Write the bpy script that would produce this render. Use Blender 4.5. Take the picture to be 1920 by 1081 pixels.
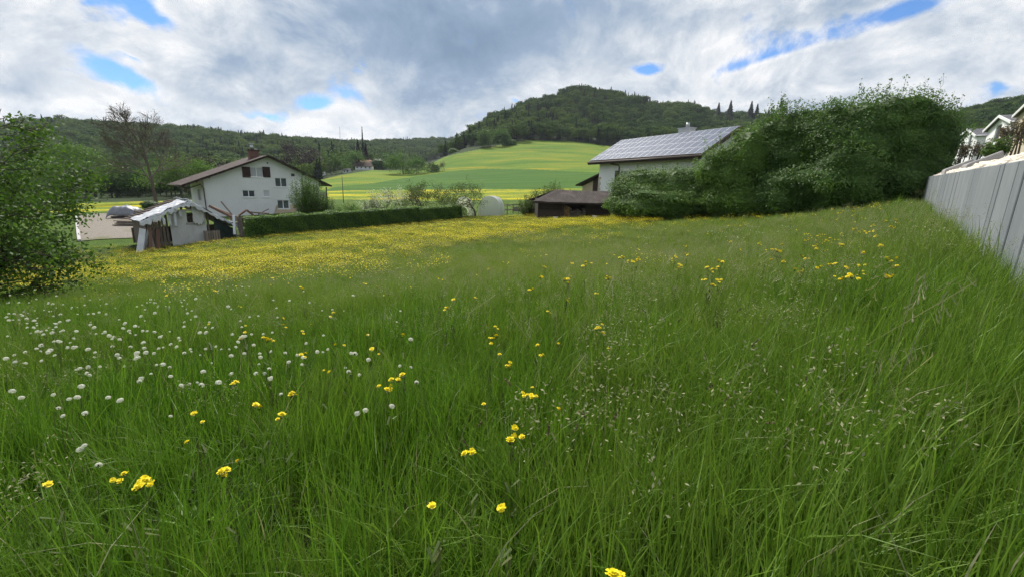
import bpy, bmesh, math, random
import numpy as np
from mathutils import Matrix, Vector

# ------------------------------------------------------------------ camera
CAM = np.array([0.0, 0.0, 1.65])
FPX, CX, CY = 805.0, 960.0, 540.5          # focal length and centre in photo pixels
PITCH, ROLL = math.radians(13.0), 0.03
_U = np.array([0, math.sin(PITCH), math.cos(PITCH)])
_F = np.array([0, math.cos(PITCH), -math.sin(PITCH)])
_X = np.array([1.0, 0, 0])
E_U = math.cos(ROLL) * _X + math.sin(ROLL) * _U
E_V = -math.sin(ROLL) * _X + math.cos(ROLL) * _U

def ray(px, py):
    return E_U * ((px - CX) / FPX) + E_V * ((CY - py) / FPX) + _F

def at(px, py, Y):
    """world point on the ray of a photo pixel at forward distance Y"""
    d = ray(px, py)
    return CAM + d * (Y / d[1])

def project(P):
    Q = np.asarray(P, float) - CAM
    w = Q @ _F
    w = np.where(w > 1e-3, w, 1e-3)
    return np.stack([CX + FPX * (Q @ E_U) / w, CY - FPX * (Q @ E_V) / w], -1), Q @ _F

def plane_hit(px, py, p0, n):
    d = ray(px, py)
    t = np.dot(np.asarray(p0) - CAM, n) / np.dot(d, n)
    return CAM + d * t

scene = bpy.context.scene
for o in list(bpy.data.objects):
    bpy.data.objects.remove(o)
COL = scene.collection
cam_data = bpy.data.cameras.new('camera')
cam = bpy.data.objects.new('camera', cam_data)
COL.objects.link(cam)
cam_data.sensor_fit = 'HORIZONTAL'
cam_data.sensor_width = 36.0
cam_data.lens = 36.0 * FPX / 1920.0
cam_data.clip_start = 0.05
cam_data.clip_end = 8000
cam.matrix_world = Matrix(((E_U[0], E_V[0], -_F[0], CAM[0]), (E_U[1], E_V[1], -_F[1], CAM[1]),
                           (E_U[2], E_V[2], -_F[2], CAM[2]), (0, 0, 0, 1)))
scene.camera = cam

# ------------------------------------------------------------------ node helpers
class NT:
    """tiny expression helper over a node tree"""
    def __init__(s, nt):
        s.nt = nt
    def node(s, typ, **kw):
        n = s.nt.nodes.new(typ)
        for k, v in kw.items():
            setattr(n, k, v)
        return n
    def put(s, sock, v):
        if isinstance(v, bpy.types.NodeSocket):
            s.nt.links.new(v, sock)
        elif v is not None:
            if hasattr(sock.default_value, '__len__') and not hasattr(v, '__len__'):
                v = [v] * len(sock.default_value)
            if hasattr(v, '__len__') and len(v) == 3 and len(sock.default_value) == 4:
                v = (*v, 1)
            sock.default_value = v
    def m(s, op, a, b=None, c=None, clamp=False):
        n = s.node('ShaderNodeMath', operation=op, use_clamp=clamp)
        s.put(n.inputs[0], a)
        if b is not None: s.put(n.inputs[1], b)
        if c is not None: s.put(n.inputs[2], c)
        return n.outputs[0]
    def v(s, op, a, b=None):
        n = s.node('ShaderNodeVectorMath', operation=op)
        s.put(n.inputs[0], a)
        if b is not None: s.put(n.inputs[1], b)
        return n.outputs[0]
    def noise(s, vec, scale, detail=4, rough=.5, dist=0, out=0):
        n = s.node('ShaderNodeTexNoise')
        s.put(n.inputs['Vector'], vec); s.put(n.inputs['Scale'], scale)
        s.put(n.inputs['Detail'], detail); s.put(n.inputs['Roughness'], rough); s.put(n.inputs['Distortion'], dist)
        return n.outputs[out]
    def ramp(s, fac, stops, interp='LINEAR'):
        n = s.node('ShaderNodeValToRGB')
        n.color_ramp.interpolation = interp
        els = n.color_ramp.elements
        while len(els) < len(stops): els.new(0.5)
        for e, (p, c) in zip(els, stops):
            e.position = p
            e.color = (*c, 1) if hasattr(c, '__len__') else (c, c, c, 1)
        s.put(n.inputs[0], fac)
        return n.outputs[0]
    def mix(s, fac, a, b, blend='MIX'):
        n = s.node('ShaderNodeMix', data_type='RGBA', blend_type=blend)
        s.put(n.inputs[0], fac); s.put(n.inputs[6], a); s.put(n.inputs[7], b)
        return n.outputs[2]
    def sep(s, vec):
        n = s.node('ShaderNodeSeparateXYZ'); s.put(n.inputs[0], vec); return n.outputs
    def comb(s, x, y, z=0.0):
        n = s.node('ShaderNodeCombineXYZ')
        s.put(n.inputs[0], x); s.put(n.inputs[1], y); s.put(n.inputs[2], z)
        return n.outputs[0]
    def map_range(s, x, a, b, c=0.0, d=1.0, smooth=False):
        n = s.node('ShaderNodeMapRange', interpolation_type='SMOOTHSTEP' if smooth else 'LINEAR')
        for i, q in enumerate((x, a, b, c, d)): s.put(n.inputs[i], q)
        return n.outputs[0]

# ------------------------------------------------------------------ sky, sun, exposure
SUN_EL, SUN_AZ = math.radians(52), math.radians(-22)     # azimuth from straight ahead, towards the right
world = bpy.data.worlds.new('World')
scene.world = world
world.use_nodes = True
wn = world.node_tree
wn.nodes.clear()
W = NT(wn)
sky = W.node('ShaderNodeTexSky', sky_type='NISHITA')
sky.sun_disc = False
sky.sun_elevation = SUN_EL
sky.sun_rotation = SUN_AZ
sky.altitude = 500
sky.air_density = 1.0
sky.dust_density = 0.2
sky.ozone_density = 3.0
bg_sky = W.node('ShaderNodeBackground')
W.put(bg_sky.inputs[0], W.mix(1.0, sky.outputs[0], (.50, .80, 1.10), 'MULTIPLY')); W.put(bg_sky.inputs[1], 0.095)
dirv = W.node('ShaderNodeTexCoord').outputs['Generated']
dx, dy, dz = W.sep(dirv)
CL_H = 0.60
def cloud_plane(px, py):                                   # the same mapping for a photo pixel
    d = ray(px, py); d = d / np.linalg.norm(d)
    return d[:2] / (max(d[2], 0.015) + CL_H)
den = W.m('ADD', W.m('MAXIMUM', dz, 0.015), CL_H)
pu, pv = W.m('DIVIDE', dx, den), W.m('DIVIDE', dy, den)
plane = W.comb(pu, pv)
warp = W.m('SUBTRACT', W.noise(plane, 4.0, 3, .6), .5)
wob = W.v('ADD', plane, W.comb(W.m('MULTIPLY', warp, .22), W.m('MULTIPLY', warp, -.16)))
wu, wv, _w = W.sep(wob)
def blob(px, py, a, b):
    """soft ellipse of cloud structure round a direction; a and b are its half axes in photo pixels"""
    c = cloud_plane(px, py)
    J = np.stack([cloud_plane(px + a[0], py + a[1]) - c, cloud_plane(px + b[0], py + b[1]) - c], 1) * 2.4
    _, S, Vt = np.linalg.svd(np.linalg.inv(J))
    if np.linalg.det(Vt) < 0: Vt[1] *= -1
    mp = W.node('ShaderNodeMapping', vector_type='TEXTURE')
    W.put(mp.inputs['Vector'], wob)
    mp.inputs['Location'].default_value = (float(c[0]), float(c[1]), 0)
    mp.inputs['Rotation'].default_value = (0, 0, math.atan2(Vt[0, 1], Vt[0, 0]))
    mp.inputs['Scale'].default_value = (float(1 / S[0]), float(1 / S[1]), 1)
    g = W.node('ShaderNodeTexGradient', gradient_type='QUADRATIC_SPHERE')
    W.put(g.inputs[0], mp.outputs[0])
    return g.outputs['Fac']
def blob_sum(specs):
    t = 0.0
    for px, py, a, b, k in specs:
        t = W.m('MULTIPLY_ADD', blob(px, py, a, b), k, t)
    return t
puff = W.v('MULTIPLY', plane, (1.0, .95, 1))
n_big = W.noise(W.v('ADD', puff, (3.1, 1.7, 0)), 2.2, 1, .5)
n_mid = W.noise(W.v('ADD', puff, (7.3, 2.2, .4)), 5.0, 7, .62, .35)
n_lit = W.noise(W.v('ADD', puff, (7.31, 2.15, .4)), 5.0, 5, .62, .35)
gaps = blob_sum([(228, 152, (78, 44), (-14, 26), 1.4), (165, 18, (66, 10), (-8, 28), 1.0), (262, 20, (60, 36), (-22, 22), 1.3),
                 (592, 194, (36, 4), (0, 16), 1.1), (1216, 130, (32, -2), (0, 13), 1.35), (1650, 26, (160, -40), (14, 17), 1.5),
                 (1420, 110, (90, -30), (6, 10), .9), (1885, 165, (40, -8), (0, 12), 1.0),
                 (250, 108, (30, 10), (0, 9), .8), (965, 188, (20, 2), (0, 7), .8), (500, 222, (50, 4), (0, 9), .7), (1340, 90, (60, -20), (4, 8), .5)])
def cen(n, k): return W.m('MULTIPLY', W.m('SUBTRACT', n, .5), k)
cover = W.m('ADD', cen(n_mid, 3.6), W.m('ADD', cen(n_big, .6), .70))
cover = W.m('SUBTRACT', cover, W.m('MULTIPLY', gaps, 1.12))
mask = W.map_range(cover, -.42, .30, 0, 1, True)
dark = blob_sum([(850, 105, (230, 10), (0, 95), 1.15), (1000, 30, (120, 0), (0, 60), .35), (640, 20, (160, 0), (0, 50), .45),
                 (440, 120, (80, 20), (-30, 50), .6), (40, 150, (120, 6), (0, 40), .55), (1180, 20, (140, 0), (0, 45), .3)])
lite = blob_sum([(930, 12, (34, 0), (0, 22), .7), (590, 105, (40, 16), (-16, 26), .45), (690, 180, (80, 20), (0, 40), .45),
                 (1000, 170, (110, -20), (0, 30), .5), (1100, 60, (22, 10), (-6, 26), .45), (1450, 150, (260, -40), (10, 40), .3),
                 (150, 190, (90, 0), (0, 24), .4), (640, 240, (160, 0), (0, 26), .35)])
lum = W.m('ADD', .70, cen(n_mid, .3))
lum = W.m('ADD', lum, W.m('MULTIPLY', W.m('SUBTRACT', n_mid, n_lit), W.m('MAXIMUM', W.m('MULTIPLY_ADD', dark, -1.3, 1.8), .45)))
lum = W.m('ADD', lum, cen(n_big, .7))
lum = W.m('SUBTRACT', lum, W.m('MULTIPLY', dark, .56))
lum = W.m('ADD', lum, W.m('MULTIPLY', lite, .34))
edge = W.map_range(cover, .22, .6, .13, 0.0, True)
lum = W.m('ADD', lum, edge)
cl_col = W.ramp(lum, [(.06, (.14, .21, .31)), (.32, (.215, .29, .40)), (.55, (.37, .425, .50)), (.78, (.54, .57, .61)), (1.0, (.70, .70, .71))])
bg_cl = W.node('ShaderNodeBackground')
W.put(bg_cl.inputs[0], cl_col); W.put(bg_cl.inputs[1], 1.0)
mixs = W.node('ShaderNodeMixShader')
W.put(mixs.inputs[0], mask)
wn.links.new(bg_sky.outputs[0], mixs.inputs[1]); wn.links.new(bg_cl.outputs[0], mixs.inputs[2])
wout = W.node('ShaderNodeOutputWorld')
wn.links.new(mixs.outputs[0], wout.inputs[0])
world.cycles.sampling_method = 'MANUAL'
world.cycles.sample_map_resolution = 512

sun_data = bpy.data.lights.new('sun', 'SUN')
sun_data.energy = 4.6
sun_data.angle = math.radians(14)
sun_data.color = (1.0, .95, .86)
sun = bpy.data.objects.new('sun', sun_data)
COL.objects.link(sun)
_s = Vector((math.sin(SUN_AZ) * math.cos(SUN_EL), math.cos(SUN_AZ) * math.cos(SUN_EL), math.sin(SUN_EL)))
sun.rotation_euler = _s.to_track_quat('Z', 'Y').to_euler()
sun.location = (0, 0, 60)

vs = scene.view_settings
vs.view_transform = 'Standard'; vs.look = 'None'; vs.exposure = 0.5; vs.gamma = 1.0
scene.cycles.use_denoising = True
scene.cycles.denoising_prefilter = 'NONE'
scene.cycles.max_bounces = 5
scene.cycles.use_adaptive_sampling = True
scene.cycles.adaptive_threshold = .016
scene.cycles.adaptive_min_samples = 12
scene.cycles.diffuse_bounces = 2
scene.cycles.glossy_bounces = 2
scene.cycles.transmission_bounces = 4
scene.cycles.transparent_max_bounces = 6
scene.cycles.caustics_reflective = False
scene.cycles.caustics_refractive = False
# ------------------------------------------------------------------ terrain shape
_cp = []
def cp(px, py, Y, dz=0.0):
    p = at(px, py, Y); _cp.append((p[0], p[1], p[2] + dz))
for q in [(0, 0, 0), (-5, 0, -.33), (5, 0, .34), (0, -20, .2), (-20, -20, -.9), (20, -20, 1.5), (-40, 0, -2.2), (0, 6, -.12),
          (-8, 6, -.62), (0, -200, 2), (-200, -200, -2), (200, -200, 10), (-300, 0, -3), (300, 0, 30), (0, -900, 5), (-900, -600, 10),
          (900, -600, 60), (-1500, 0, 20), (1500, 0, 90), (12, 0, .9)]:
    _cp.append(q)
for a in [(1920, 469, 5, -.55), (1728, 370, 26, -.4), (1560, 392, 27, -.35), (1420, 402, 30, -.3), (1250, 405, 35, -.3), (1075, 406, 41, -.2),
          (870, 412, 42, -.1), (660, 428, 36, -.2), (465, 446, 31, -.2), (330, 458, 31, -.1), (75, 470, 30, -.3), (960, 470, 16, -.35), (600, 520, 11, -.4),
          (1300, 470, 14, -.4), (300, 520, 13, -.4), (1000, 425, 30, -.3),
          (150, 450, 33), (145, 402, 54), (255, 400, 54), (400, 405, 56), (600, 396, 62),
          (100, 396, 62), (100, 383, 85), (350, 379, 95), (100, 374, 130), (300, 368, 140), (-200, 392, 85),
          (0, 216, 450, -26), (200, 219, 480, -26), (350, 229, 500, -24), (500, 245, 520, -19), (600, 262, 540, -16), (720, 278, 600, -14),
          (100, 280, 330, -12), (350, 290, 350, -12), (550, 300, 380, -12), (250, 338, 235, -4), (500, 330, 260, -4), (-300, 215, 430, -26),
          (-300, 330, 200, -10), (200, 300, 900, 0), (500, 300, 900, 0),
          (740, 262, 900, -13), (800, 262, 900, -13), (880, 254, 820, -13), (800, 290, 620, -13), (750, 310, 420, -8), (650, 318, 320),
          (620, 372, 90), (800, 374, 88), (1000, 374, 85), (700, 354, 140), (900, 352, 138), (1100, 350, 130), (1200, 350, 120),
          (620, 334, 220), (700, 326, 232), (770, 328, 235), (840, 322, 240), (900, 303, 275), (1000, 297, 275), (1120, 303, 262), (1250, 300, 260),
          (850, 288, 320), (925, 275, 350), (985, 265, 372), (1070, 266, 375), (1135, 275, 365), (1250, 275, 365), (1400, 285, 365),
          (1075, 160, 600, -11), (950, 207, 560, -11), (1000, 187, 580, -11), (1150, 172, 610, -11), (1200, 180, 615, -11), (1300, 192, 620, -11),
          (1400, 212, 620, -11), (1500, 220, 620, -11), (1050, 218, 480, -10), (1200, 232, 480, -10), (1350, 245, 490, -10), (900, 232, 560, -11),
          (1075, 235, 780), (1200, 240, 780), (1300, 245, 790), (980, 250, 760), (1420, 245, 790), (1075, 240, 1000), (1300, 240, 1000), (950, 265, 1000), (-100, 374, 170), (300, 364, 180), (-200, 240, 680), (0, 242, 680), (150, 245, 690), (300, 252, 700), (-100, 250, 950), (100, 255, 950), (300, 262, 950), (1600, 240, 700), (1650, 300, 300, -5),
          (1920, 180, 380, -10), (1780, 214, 400, -10), (1850, 193, 390, -10), (2100, 160, 360, -10), (1850, 245, 240, -6), (2100, 240, 200, -6),
          (1830, 215, 700, -20), (2100, 215, 700, -20),
          (1100, 392, 60), (1250, 392, 60), (1400, 385, 60), (1100, 380, 80), (1400, 360, 90), (1600, 340, 90), (1500, 395, 45),
          (1830, 310, 60, -1.5), (1900, 300, 50, -1.5), (2100, 300, 40, -1.5), (1700, 360, 45, -.5), (2300, 440, 8, .3)]:
    cp(*a)
_cp = np.array(_cp)
def _warp(x, y):
    r = np.hypot(x, y) + 1e-9
    k = np.log1p(r / 15.0) / r
    return np.stack([x * k, y * k], -1)
_cw = _warp(_cp[:, 0], _cp[:, 1])
def _ker(a, b):
    d2 = ((a[:, None, :] - b[None, :, :]) ** 2).sum(-1)
    return .5 * d2 * np.log(d2 + 1e-12)
def _solve():
    n = len(_cp)
    K = _ker(_cw, _cw) + np.eye(n) * .002
    Pm = np.hstack([np.ones((n, 1)), _cw])
    A = np.zeros((n + 3, n + 3)); A[:n, :n] = K; A[:n, n:] = Pm; A[n:, :n] = Pm.T
    # heights are solved in a compressed scale so that far hills do not ripple the meadow
    return np.linalg.solve(A, np.concatenate([np.arcsinh(_cp[:, 2] / 4.0), np.zeros(3)]))
_tw = _solve()
def ground_z(x, y):
    x = np.atleast_1d(np.asarray(x, float)); y = np.atleast_1d(np.asarray(y, float))
    out = np.empty(len(x))
    for i in range(0, len(x), 20000):
        w = _warp(x[i:i + 20000], y[i:i + 20000])
        out[i:i + 20000] = np.sinh(_ker(w, _cw) @ _tw[:-3] + _tw[-3] + w @ _tw[-2:]) * 4.0
    return out
def gz(x, y):
    return float(ground_z([x], [y])[0])
_T = np.geomspace(1.0, 1200, 1500)
def ground_hit(px, py, h=0.0, lo=1.0):
    """where the ray of a photo pixel meets the ground raised by h"""
    d = ray(px, py); d = d / np.hypot(d[0], d[1])
    P = CAM + _T[:, None] * d
    k = np.where((P[:, 2] < ground_z(P[:, 0], P[:, 1]) + h) & (_T > lo))[0]
    i = k[0] if len(k) else len(_T) - 1
    return P[i]
# ------------------------------------------------------------------ mesh and material helpers
rng = np.random.default_rng(7)
random.seed(7)

def tag(o, label=None, cat=None, group=None, kind=None):
    if label: o['label'] = label
    if cat: o['category'] = cat
    if group: o['group'] = group
    if kind: o['kind'] = kind
    return o

def link(name, me, parent=None, loc=None):
    o = bpy.data.objects.new(name, me)
    COL.objects.link(o)
    if parent is not None: o.parent = parent
    if loc is not None: o.location = loc
    return o

def empty(name, loc=(0, 0, 0), rz=0.0):
    o = bpy.data.objects.new(name, None)
    COL.objects.link(o)
    o.location = loc; o.rotation_euler = (0, 0, rz); o.empty_display_size = .2
    return o

def mesh_np(name, V, F, mats, tint=None, smooth=False, mi=None, attr='tint'):
    """fast mesh from arrays; F is (M,k) of vertex indices"""
    V = np.asarray(V, np.float32); F = np.asarray(F, np.int32)
    me = bpy.data.meshes.new(name)
    me.vertices.add(len(V)); me.vertices.foreach_set('co', V.ravel())
    k = F.shape[1]
    me.loops.add(F.size); me.loops.foreach_set('vertex_index', F.ravel())
    me.polygons.add(len(F))
    me.polygons.foreach_set('loop_start', np.arange(0, F.size, k, dtype=np.int32))
    if mi is not None: me.polygons.foreach_set('material_index', np.asarray(mi, np.int32))
    if smooth: me.polygons.foreach_set('use_smooth', np.ones(len(F), bool))
    for m in (mats if isinstance(mats, (list, tuple)) else [mats]): me.materials.append(m)
    if tint is not None:
        a = me.attributes.new(attr, 'FLOAT', 'POINT'); a.data.foreach_set('value', np.asarray(tint, np.float32))
    me.update(calc_edges=True)
    return me

class MB:
    """collects boxes, prisms, tubes and quads; build() links them as one mesh object"""
    def __init__(s):
        s.v, s.f, s.smooth = [], [], []
    def add(s, V, F, smooth=False):
        b = len(s.v)
        s.v += [tuple(map(float, p)) for p in V]
        for f in F:
            s.f.append(tuple(i + b for i in f)); s.smooth.append(smooth)
        return s
    def box(s, lo, hi):
        (a, b, c), (d, e, f) = lo, hi
        return s.add([(a, b, c), (d, b, c), (d, e, c), (a, e, c), (a, b, f), (d, b, f), (d, e, f), (a, e, f)],
                     [(0, 3, 2, 1), (4, 5, 6, 7), (0, 1, 5, 4), (1, 2, 6, 5), (2, 3, 7, 6), (3, 0, 4, 7)])
    def hexa(s, P):
        """eight corners: bottom four then top four"""
        return s.add(P, [(0, 3, 2, 1), (4, 5, 6, 7), (0, 1, 5, 4), (1, 2, 6, 5), (2, 3, 7, 6), (3, 0, 4, 7)])
    def slab(s, quad, th):
        """a thick sheet: quad of four points, thickness along its normal"""
        q = [np.asarray(p, float) for p in quad]
        n = np.cross(q[1] - q[0], q[3] - q[0]); n = n / np.linalg.norm(n) * th
        return s.hexa([p - n for p in q] + q)
    def bar(s, a, b, w, h=None, up=(0, 0, 1)):
        a, b = np.asarray(a, float), np.asarray(b, float); h = h or w
        d = (b - a) / (np.linalg.norm(b - a) + 1e-9)
        u = np.cross(d, up)
        if np.linalg.norm(u) < 1e-3: u = np.cross(d, (1, 0, 0))
        u = u / np.linalg.norm(u); w2 = np.cross(u, d)
        P = [e + u * i * w / 2 + w2 * j * h / 2 for e in (a, b) for i, j in ((-1, -1), (1, -1), (1, 1), (-1, 1))]
        return s.add(P, [(0, 1, 2, 3), (7, 6, 5, 4), (0, 4, 5, 1), (1, 5, 6, 2), (2, 6, 7, 3), (3, 7, 4, 0)])
    def tube(s, pts, rad, n=6, cap=True):
        pts = [np.asarray(p, float) for p in pts]
        if not hasattr(rad, '__len__'): rad = [rad] * len(pts)
        V, F = [], []
        for i, p in enumerate(pts):
            d = pts[min(i + 1, len(pts) - 1)] - pts[max(i - 1, 0)]
            d = d / (np.linalg.norm(d) + 1e-9)
            ref = np.array([0, 0, 1.0]) if abs(d[2]) < .9 else np.array([1.0, 0, 0])
            u = np.cross(d, ref); u /= np.linalg.norm(u); w = np.cross(d, u)
            for k in range(n):
                a = 2 * math.pi * k / n
                V.append(p + rad[i] * (math.cos(a) * u + math.sin(a) * w))
        for i in range(len(pts) - 1):
            for k in range(n):
                F.append((i * n + k, i * n + (k + 1) % n, (i + 1) * n + (k + 1) % n, (i + 1) * n + k))
        if cap:
            F.append(tuple(range(n))[::-1]); F.append(tuple((len(pts) - 1) * n + k for k in range(n)))
        return s.add(V, F, True)
    def prism(s, poly, a, b):
        """polygon of 3-D points swept from offset vector a to offset vector b"""
        n = len(poly); a, b = np.asarray(a, float), np.asarray(b, float)
        V = [np.asarray(p, float) + a for p in poly] + [np.asarray(p, float) + b for p in poly]
        F = [tuple(range(n))[::-1], tuple(range(n, 2 * n))] + [(i, (i + 1) % n, n + (i + 1) % n, n + i) for i in range(n)]
        return s.add(V, F)
    def mesh(s, name, mat):
        me = bpy.data.meshes.new(name)
        me.from_pydata(s.v, [], s.f)
        me.polygons.foreach_set('use_smooth', s.smooth)
        for m in (mat if isinstance(mat, (list, tuple)) else [mat]): me.materials.append(m)
        bm = bmesh.new(); bm.from_mesh(me); bmesh.ops.recalc_face_normals(bm, faces=bm.faces); bm.to_mesh(me); bm.free()
        me.update()
        return me
    def build(s, name, mat, parent=None):
        return link(name, s.mesh(name, mat), parent)

MATS = {}
def material(name, build):
    m = bpy.data.materials.new(name); m.use_nodes = True
    m.node_tree.nodes.clear()
    t = NT(m.node_tree)
    out = t.node('ShaderNodeOutputMaterial')
    sh = build(t)
    m.node_tree.links.new(sh, out.inputs[0])
    MATS[name] = m
    return m

def bsdf(t, col, rough=.7, spec=.3, metal=0.0, bump=None, bstr=.3, bdist=.02):
    n = t.node('ShaderNodeBsdfPrincipled')
    t.put(n.inputs['Base Color'], col); t.put(n.inputs['Roughness'], rough)
    t.put(n.inputs['Specular IOR Level'], spec); t.put(n.inputs['Metallic'], metal)
    if bump is not None:
        b = t.node('ShaderNodeBump'); t.put(b.inputs['Height'], bump)
        b.inputs['Strength'].default_value = bstr; b.inputs['Distance'].default_value = bdist
        t.nt.links.new(b.outputs[0], n.inputs['Normal'])
    return n.outputs[0]

def plain(name, col, rough=.7, var=.25, scale=3.0, spec=.3, metal=0.0, bstr=.25, bdist=.02, streak=None):
    """a worn, slightly uneven surface"""
    def b(t):
        co = t.node('ShaderNodeTexCoord').outputs['Object']
        v = t.v('MULTIPLY', co, streak) if streak else co
        n = t.noise(v, scale, 6, .6)
        n2 = t.noise(v, scale * 9, 3, .6)
        f = t.m('ADD', t.m('MULTIPLY', n, .7), t.m('MULTIPLY', n2, .3))
        r = t.node('ShaderNodeObjectInfo').outputs['Random']
        f = t.m('ADD', f, t.m('MULTIPLY', t.m('SUBTRACT', r, .5), .35))
        lo = tuple(c * (1 - var) for c in col); hi = tuple(min(c * (1 + var), 1) for c in col)
        return bsdf(t, t.ramp(f, [(.28, lo), (.72, hi)]), rough, spec, metal, n2, bstr, bdist)
    return material(name, b)

def leafy(name, c1, c2, trans=.35, rough=.55, patch=None, patch_scale=.5, spec=.25, tip=None):
    """thin leaves: colour by the per-leaf tint, light passing through"""
    def b(t):
        a = t.node('ShaderNodeAttribute', attribute_name='tint').outputs['Fac']
        col = t.mix(a, c1, c2)
        if patch is not None:
            pos = t.node('ShaderNodeNewGeometry').outputs['Position']
            n = t.noise(pos, patch_scale, 3, .55)
            col = t.mix(t.map_range(n, .42, .64), col, patch)
        it = t.node('ShaderNodeAttribute', attribute_name='itint', attribute_type='INSTANCER').outputs['Fac']
        if tip is not None:
            col = t.mix(t.m('MULTIPLY', it, .8, clamp=True), col, tip)
        p = bsdf(t, col, rough, spec)
        tr = t.node('ShaderNodeBsdfTranslucent'); t.put(tr.inputs[0], t.mix(.5, col, t.mix(1.0, col, (1.15, 1.25, .5), 'MULTIPLY')))
        mx = t.node('ShaderNodeMixShader'); mx.inputs[0].default_value = trans
        t.nt.links.new(p, mx.inputs[1]); t.nt.links.new(tr.outputs[0], mx.inputs[2])
        return mx.outputs[0]
    return material(name, b)

def leaf_quads(pos, nrm, size, aspect=.55, roll=None, up=None):
    """rhombic leaves: returns V (4N,3), F (N,4)"""
    pos, nrm = np.asarray(pos, float), np.asarray(nrm, float)
    N = len(pos)
    nrm = nrm / (np.linalg.norm(nrm, axis=1, keepdims=True) + 1e-9)
    ref = rng.normal(size=(N, 3)) if up is None else up
    a = np.cross(nrm, ref); a /= np.linalg.norm(a, axis=1, keepdims=True) + 1e-9
    b = np.cross(nrm, a)
    s = np.broadcast_to(np.asarray(size, float), (N,))[:, None]
    V = np.stack([pos - b * s * .5, pos + a * s * aspect * .5 - b * s * .05, pos + b * s * .5, pos - a * s * aspect * .5 - b * s * .05], 1)
    return V.reshape(-1, 3), np.arange(4 * N).reshape(N, 4)

def crown(name, pos, nrm, size, mat, parent=None, aspect=.55, tint=None, up=None):
    V, F = leaf_quads(pos, nrm, size, aspect, up=up)
    tn = rng.random(len(pos)) if tint is None else tint
    return link(name, mesh_np(name, V, F, mat, np.repeat(tn, 4)), parent)

def unit(n):
    d = rng.normal(size=(n, 3)); return d / np.linalg.norm(d, axis=1, keepdims=True)

def grow(p, d, length, r, level, out, tips, wob=.25, up=.12, kids=(3, 5), ang=(25, 60), shrink=(.5, .72), start=.3, nseg=5):
    """branching limbs: out gets (points, radii), tips get (point, direction, level)"""
    p = np.asarray(p, float); d = np.asarray(d, float) / np.linalg.norm(d)
    pts, rad = [p], [r]
    for i in range(nseg):
        d = d + rng.normal(size=3) * wob / nseg ** .5 + np.array([0, 0, up / nseg])
        d /= np.linalg.norm(d)
        p = p + d * length / nseg
        pts.append(p); rad.append(r * (1 - .72 * (i + 1) / nseg))
    out.append((pts, rad, level))
    tips.append((p, d, level))
    if level <= 0:
        tips.append((pts[len(pts) // 2], d, level))
        return
    for k in range(rng.integers(kids[0], kids[1] + 1)):
        t = start + (1 - start) * (k + rng.random()) / kids[1]
        t = min(t, .98)
        i = int(t * nseg); q = pts[i] + (pts[i + 1] - pts[i]) * (t * nseg - i)
        dd = pts[i + 1] - pts[i]; dd /= np.linalg.norm(dd)
        side = np.cross(dd, rng.normal(size=3)); side /= np.linalg.norm(side)
        a = math.radians(rng.uniform(*ang))
        grow(q, dd * math.cos(a) + side * math.sin(a), length * rng.uniform(*shrink) * (1.1 - .45 * t), rad[i] * .62, level - 1, out, tips,
             wob, up, kids, ang, shrink, .2, max(3, nseg - 1))

def limbs_mesh(name, out, mat, parent, minr=.006, sides=(7, 5, 4, 3, 3)):
    top = max(l for _, _, l in out)
    mb = MB()
    for pts, rad, lv in out:
        mb.tube(pts, [max(x, minr) for x in rad], sides[min(top - lv, 4)], cap=False)
    return mb.build(name, mat, parent)

def lumpy(d, k=3.1, ph=0.0):
    return 1 + .12 * np.sin(k * d[:, 0] * 2.2 + ph) * np.sin(k * d[:, 1] * 1.9 + 1.3 * ph) + .10 * np.sin(k * 2.1 * d[:, 2] + 2 * ph + k * d[:, 0]) + .06 * np.sin(7.3 * d[:, 1] + 5.1 * d[:, 2] * k + ph)

def lobe_leaves(lobes, dens, depth=.22):
    """leaf positions and outward directions in the outer layer of a union of ellipsoid lobes"""
    P, D = [], []
    for c, r in lobes:
        c, r = np.asarray(c, float), np.asarray(r, float)
        n = int(dens * (r[0] * r[1] + r[1] * r[2] + r[0] * r[2]) / 3)
        d = unit(n)
        q = np.minimum(1.06, 1 - np.abs(rng.normal(size=n)) * depth + .04) * lumpy(d, 3.1, float(c[0] * 3 + c[2]))
        P.append(c + d * r * q[:, None]); D.append(d / r * r.mean())
    P, D = np.concatenate(P), np.concatenate(D)
    inside = np.zeros(len(P), bool)
    for c, r in lobes:
        inside |= (((P - np.asarray(c)) / (np.asarray(r) * .62)) ** 2).sum(1) < 1
    return P[~inside], D[~inside]

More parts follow.
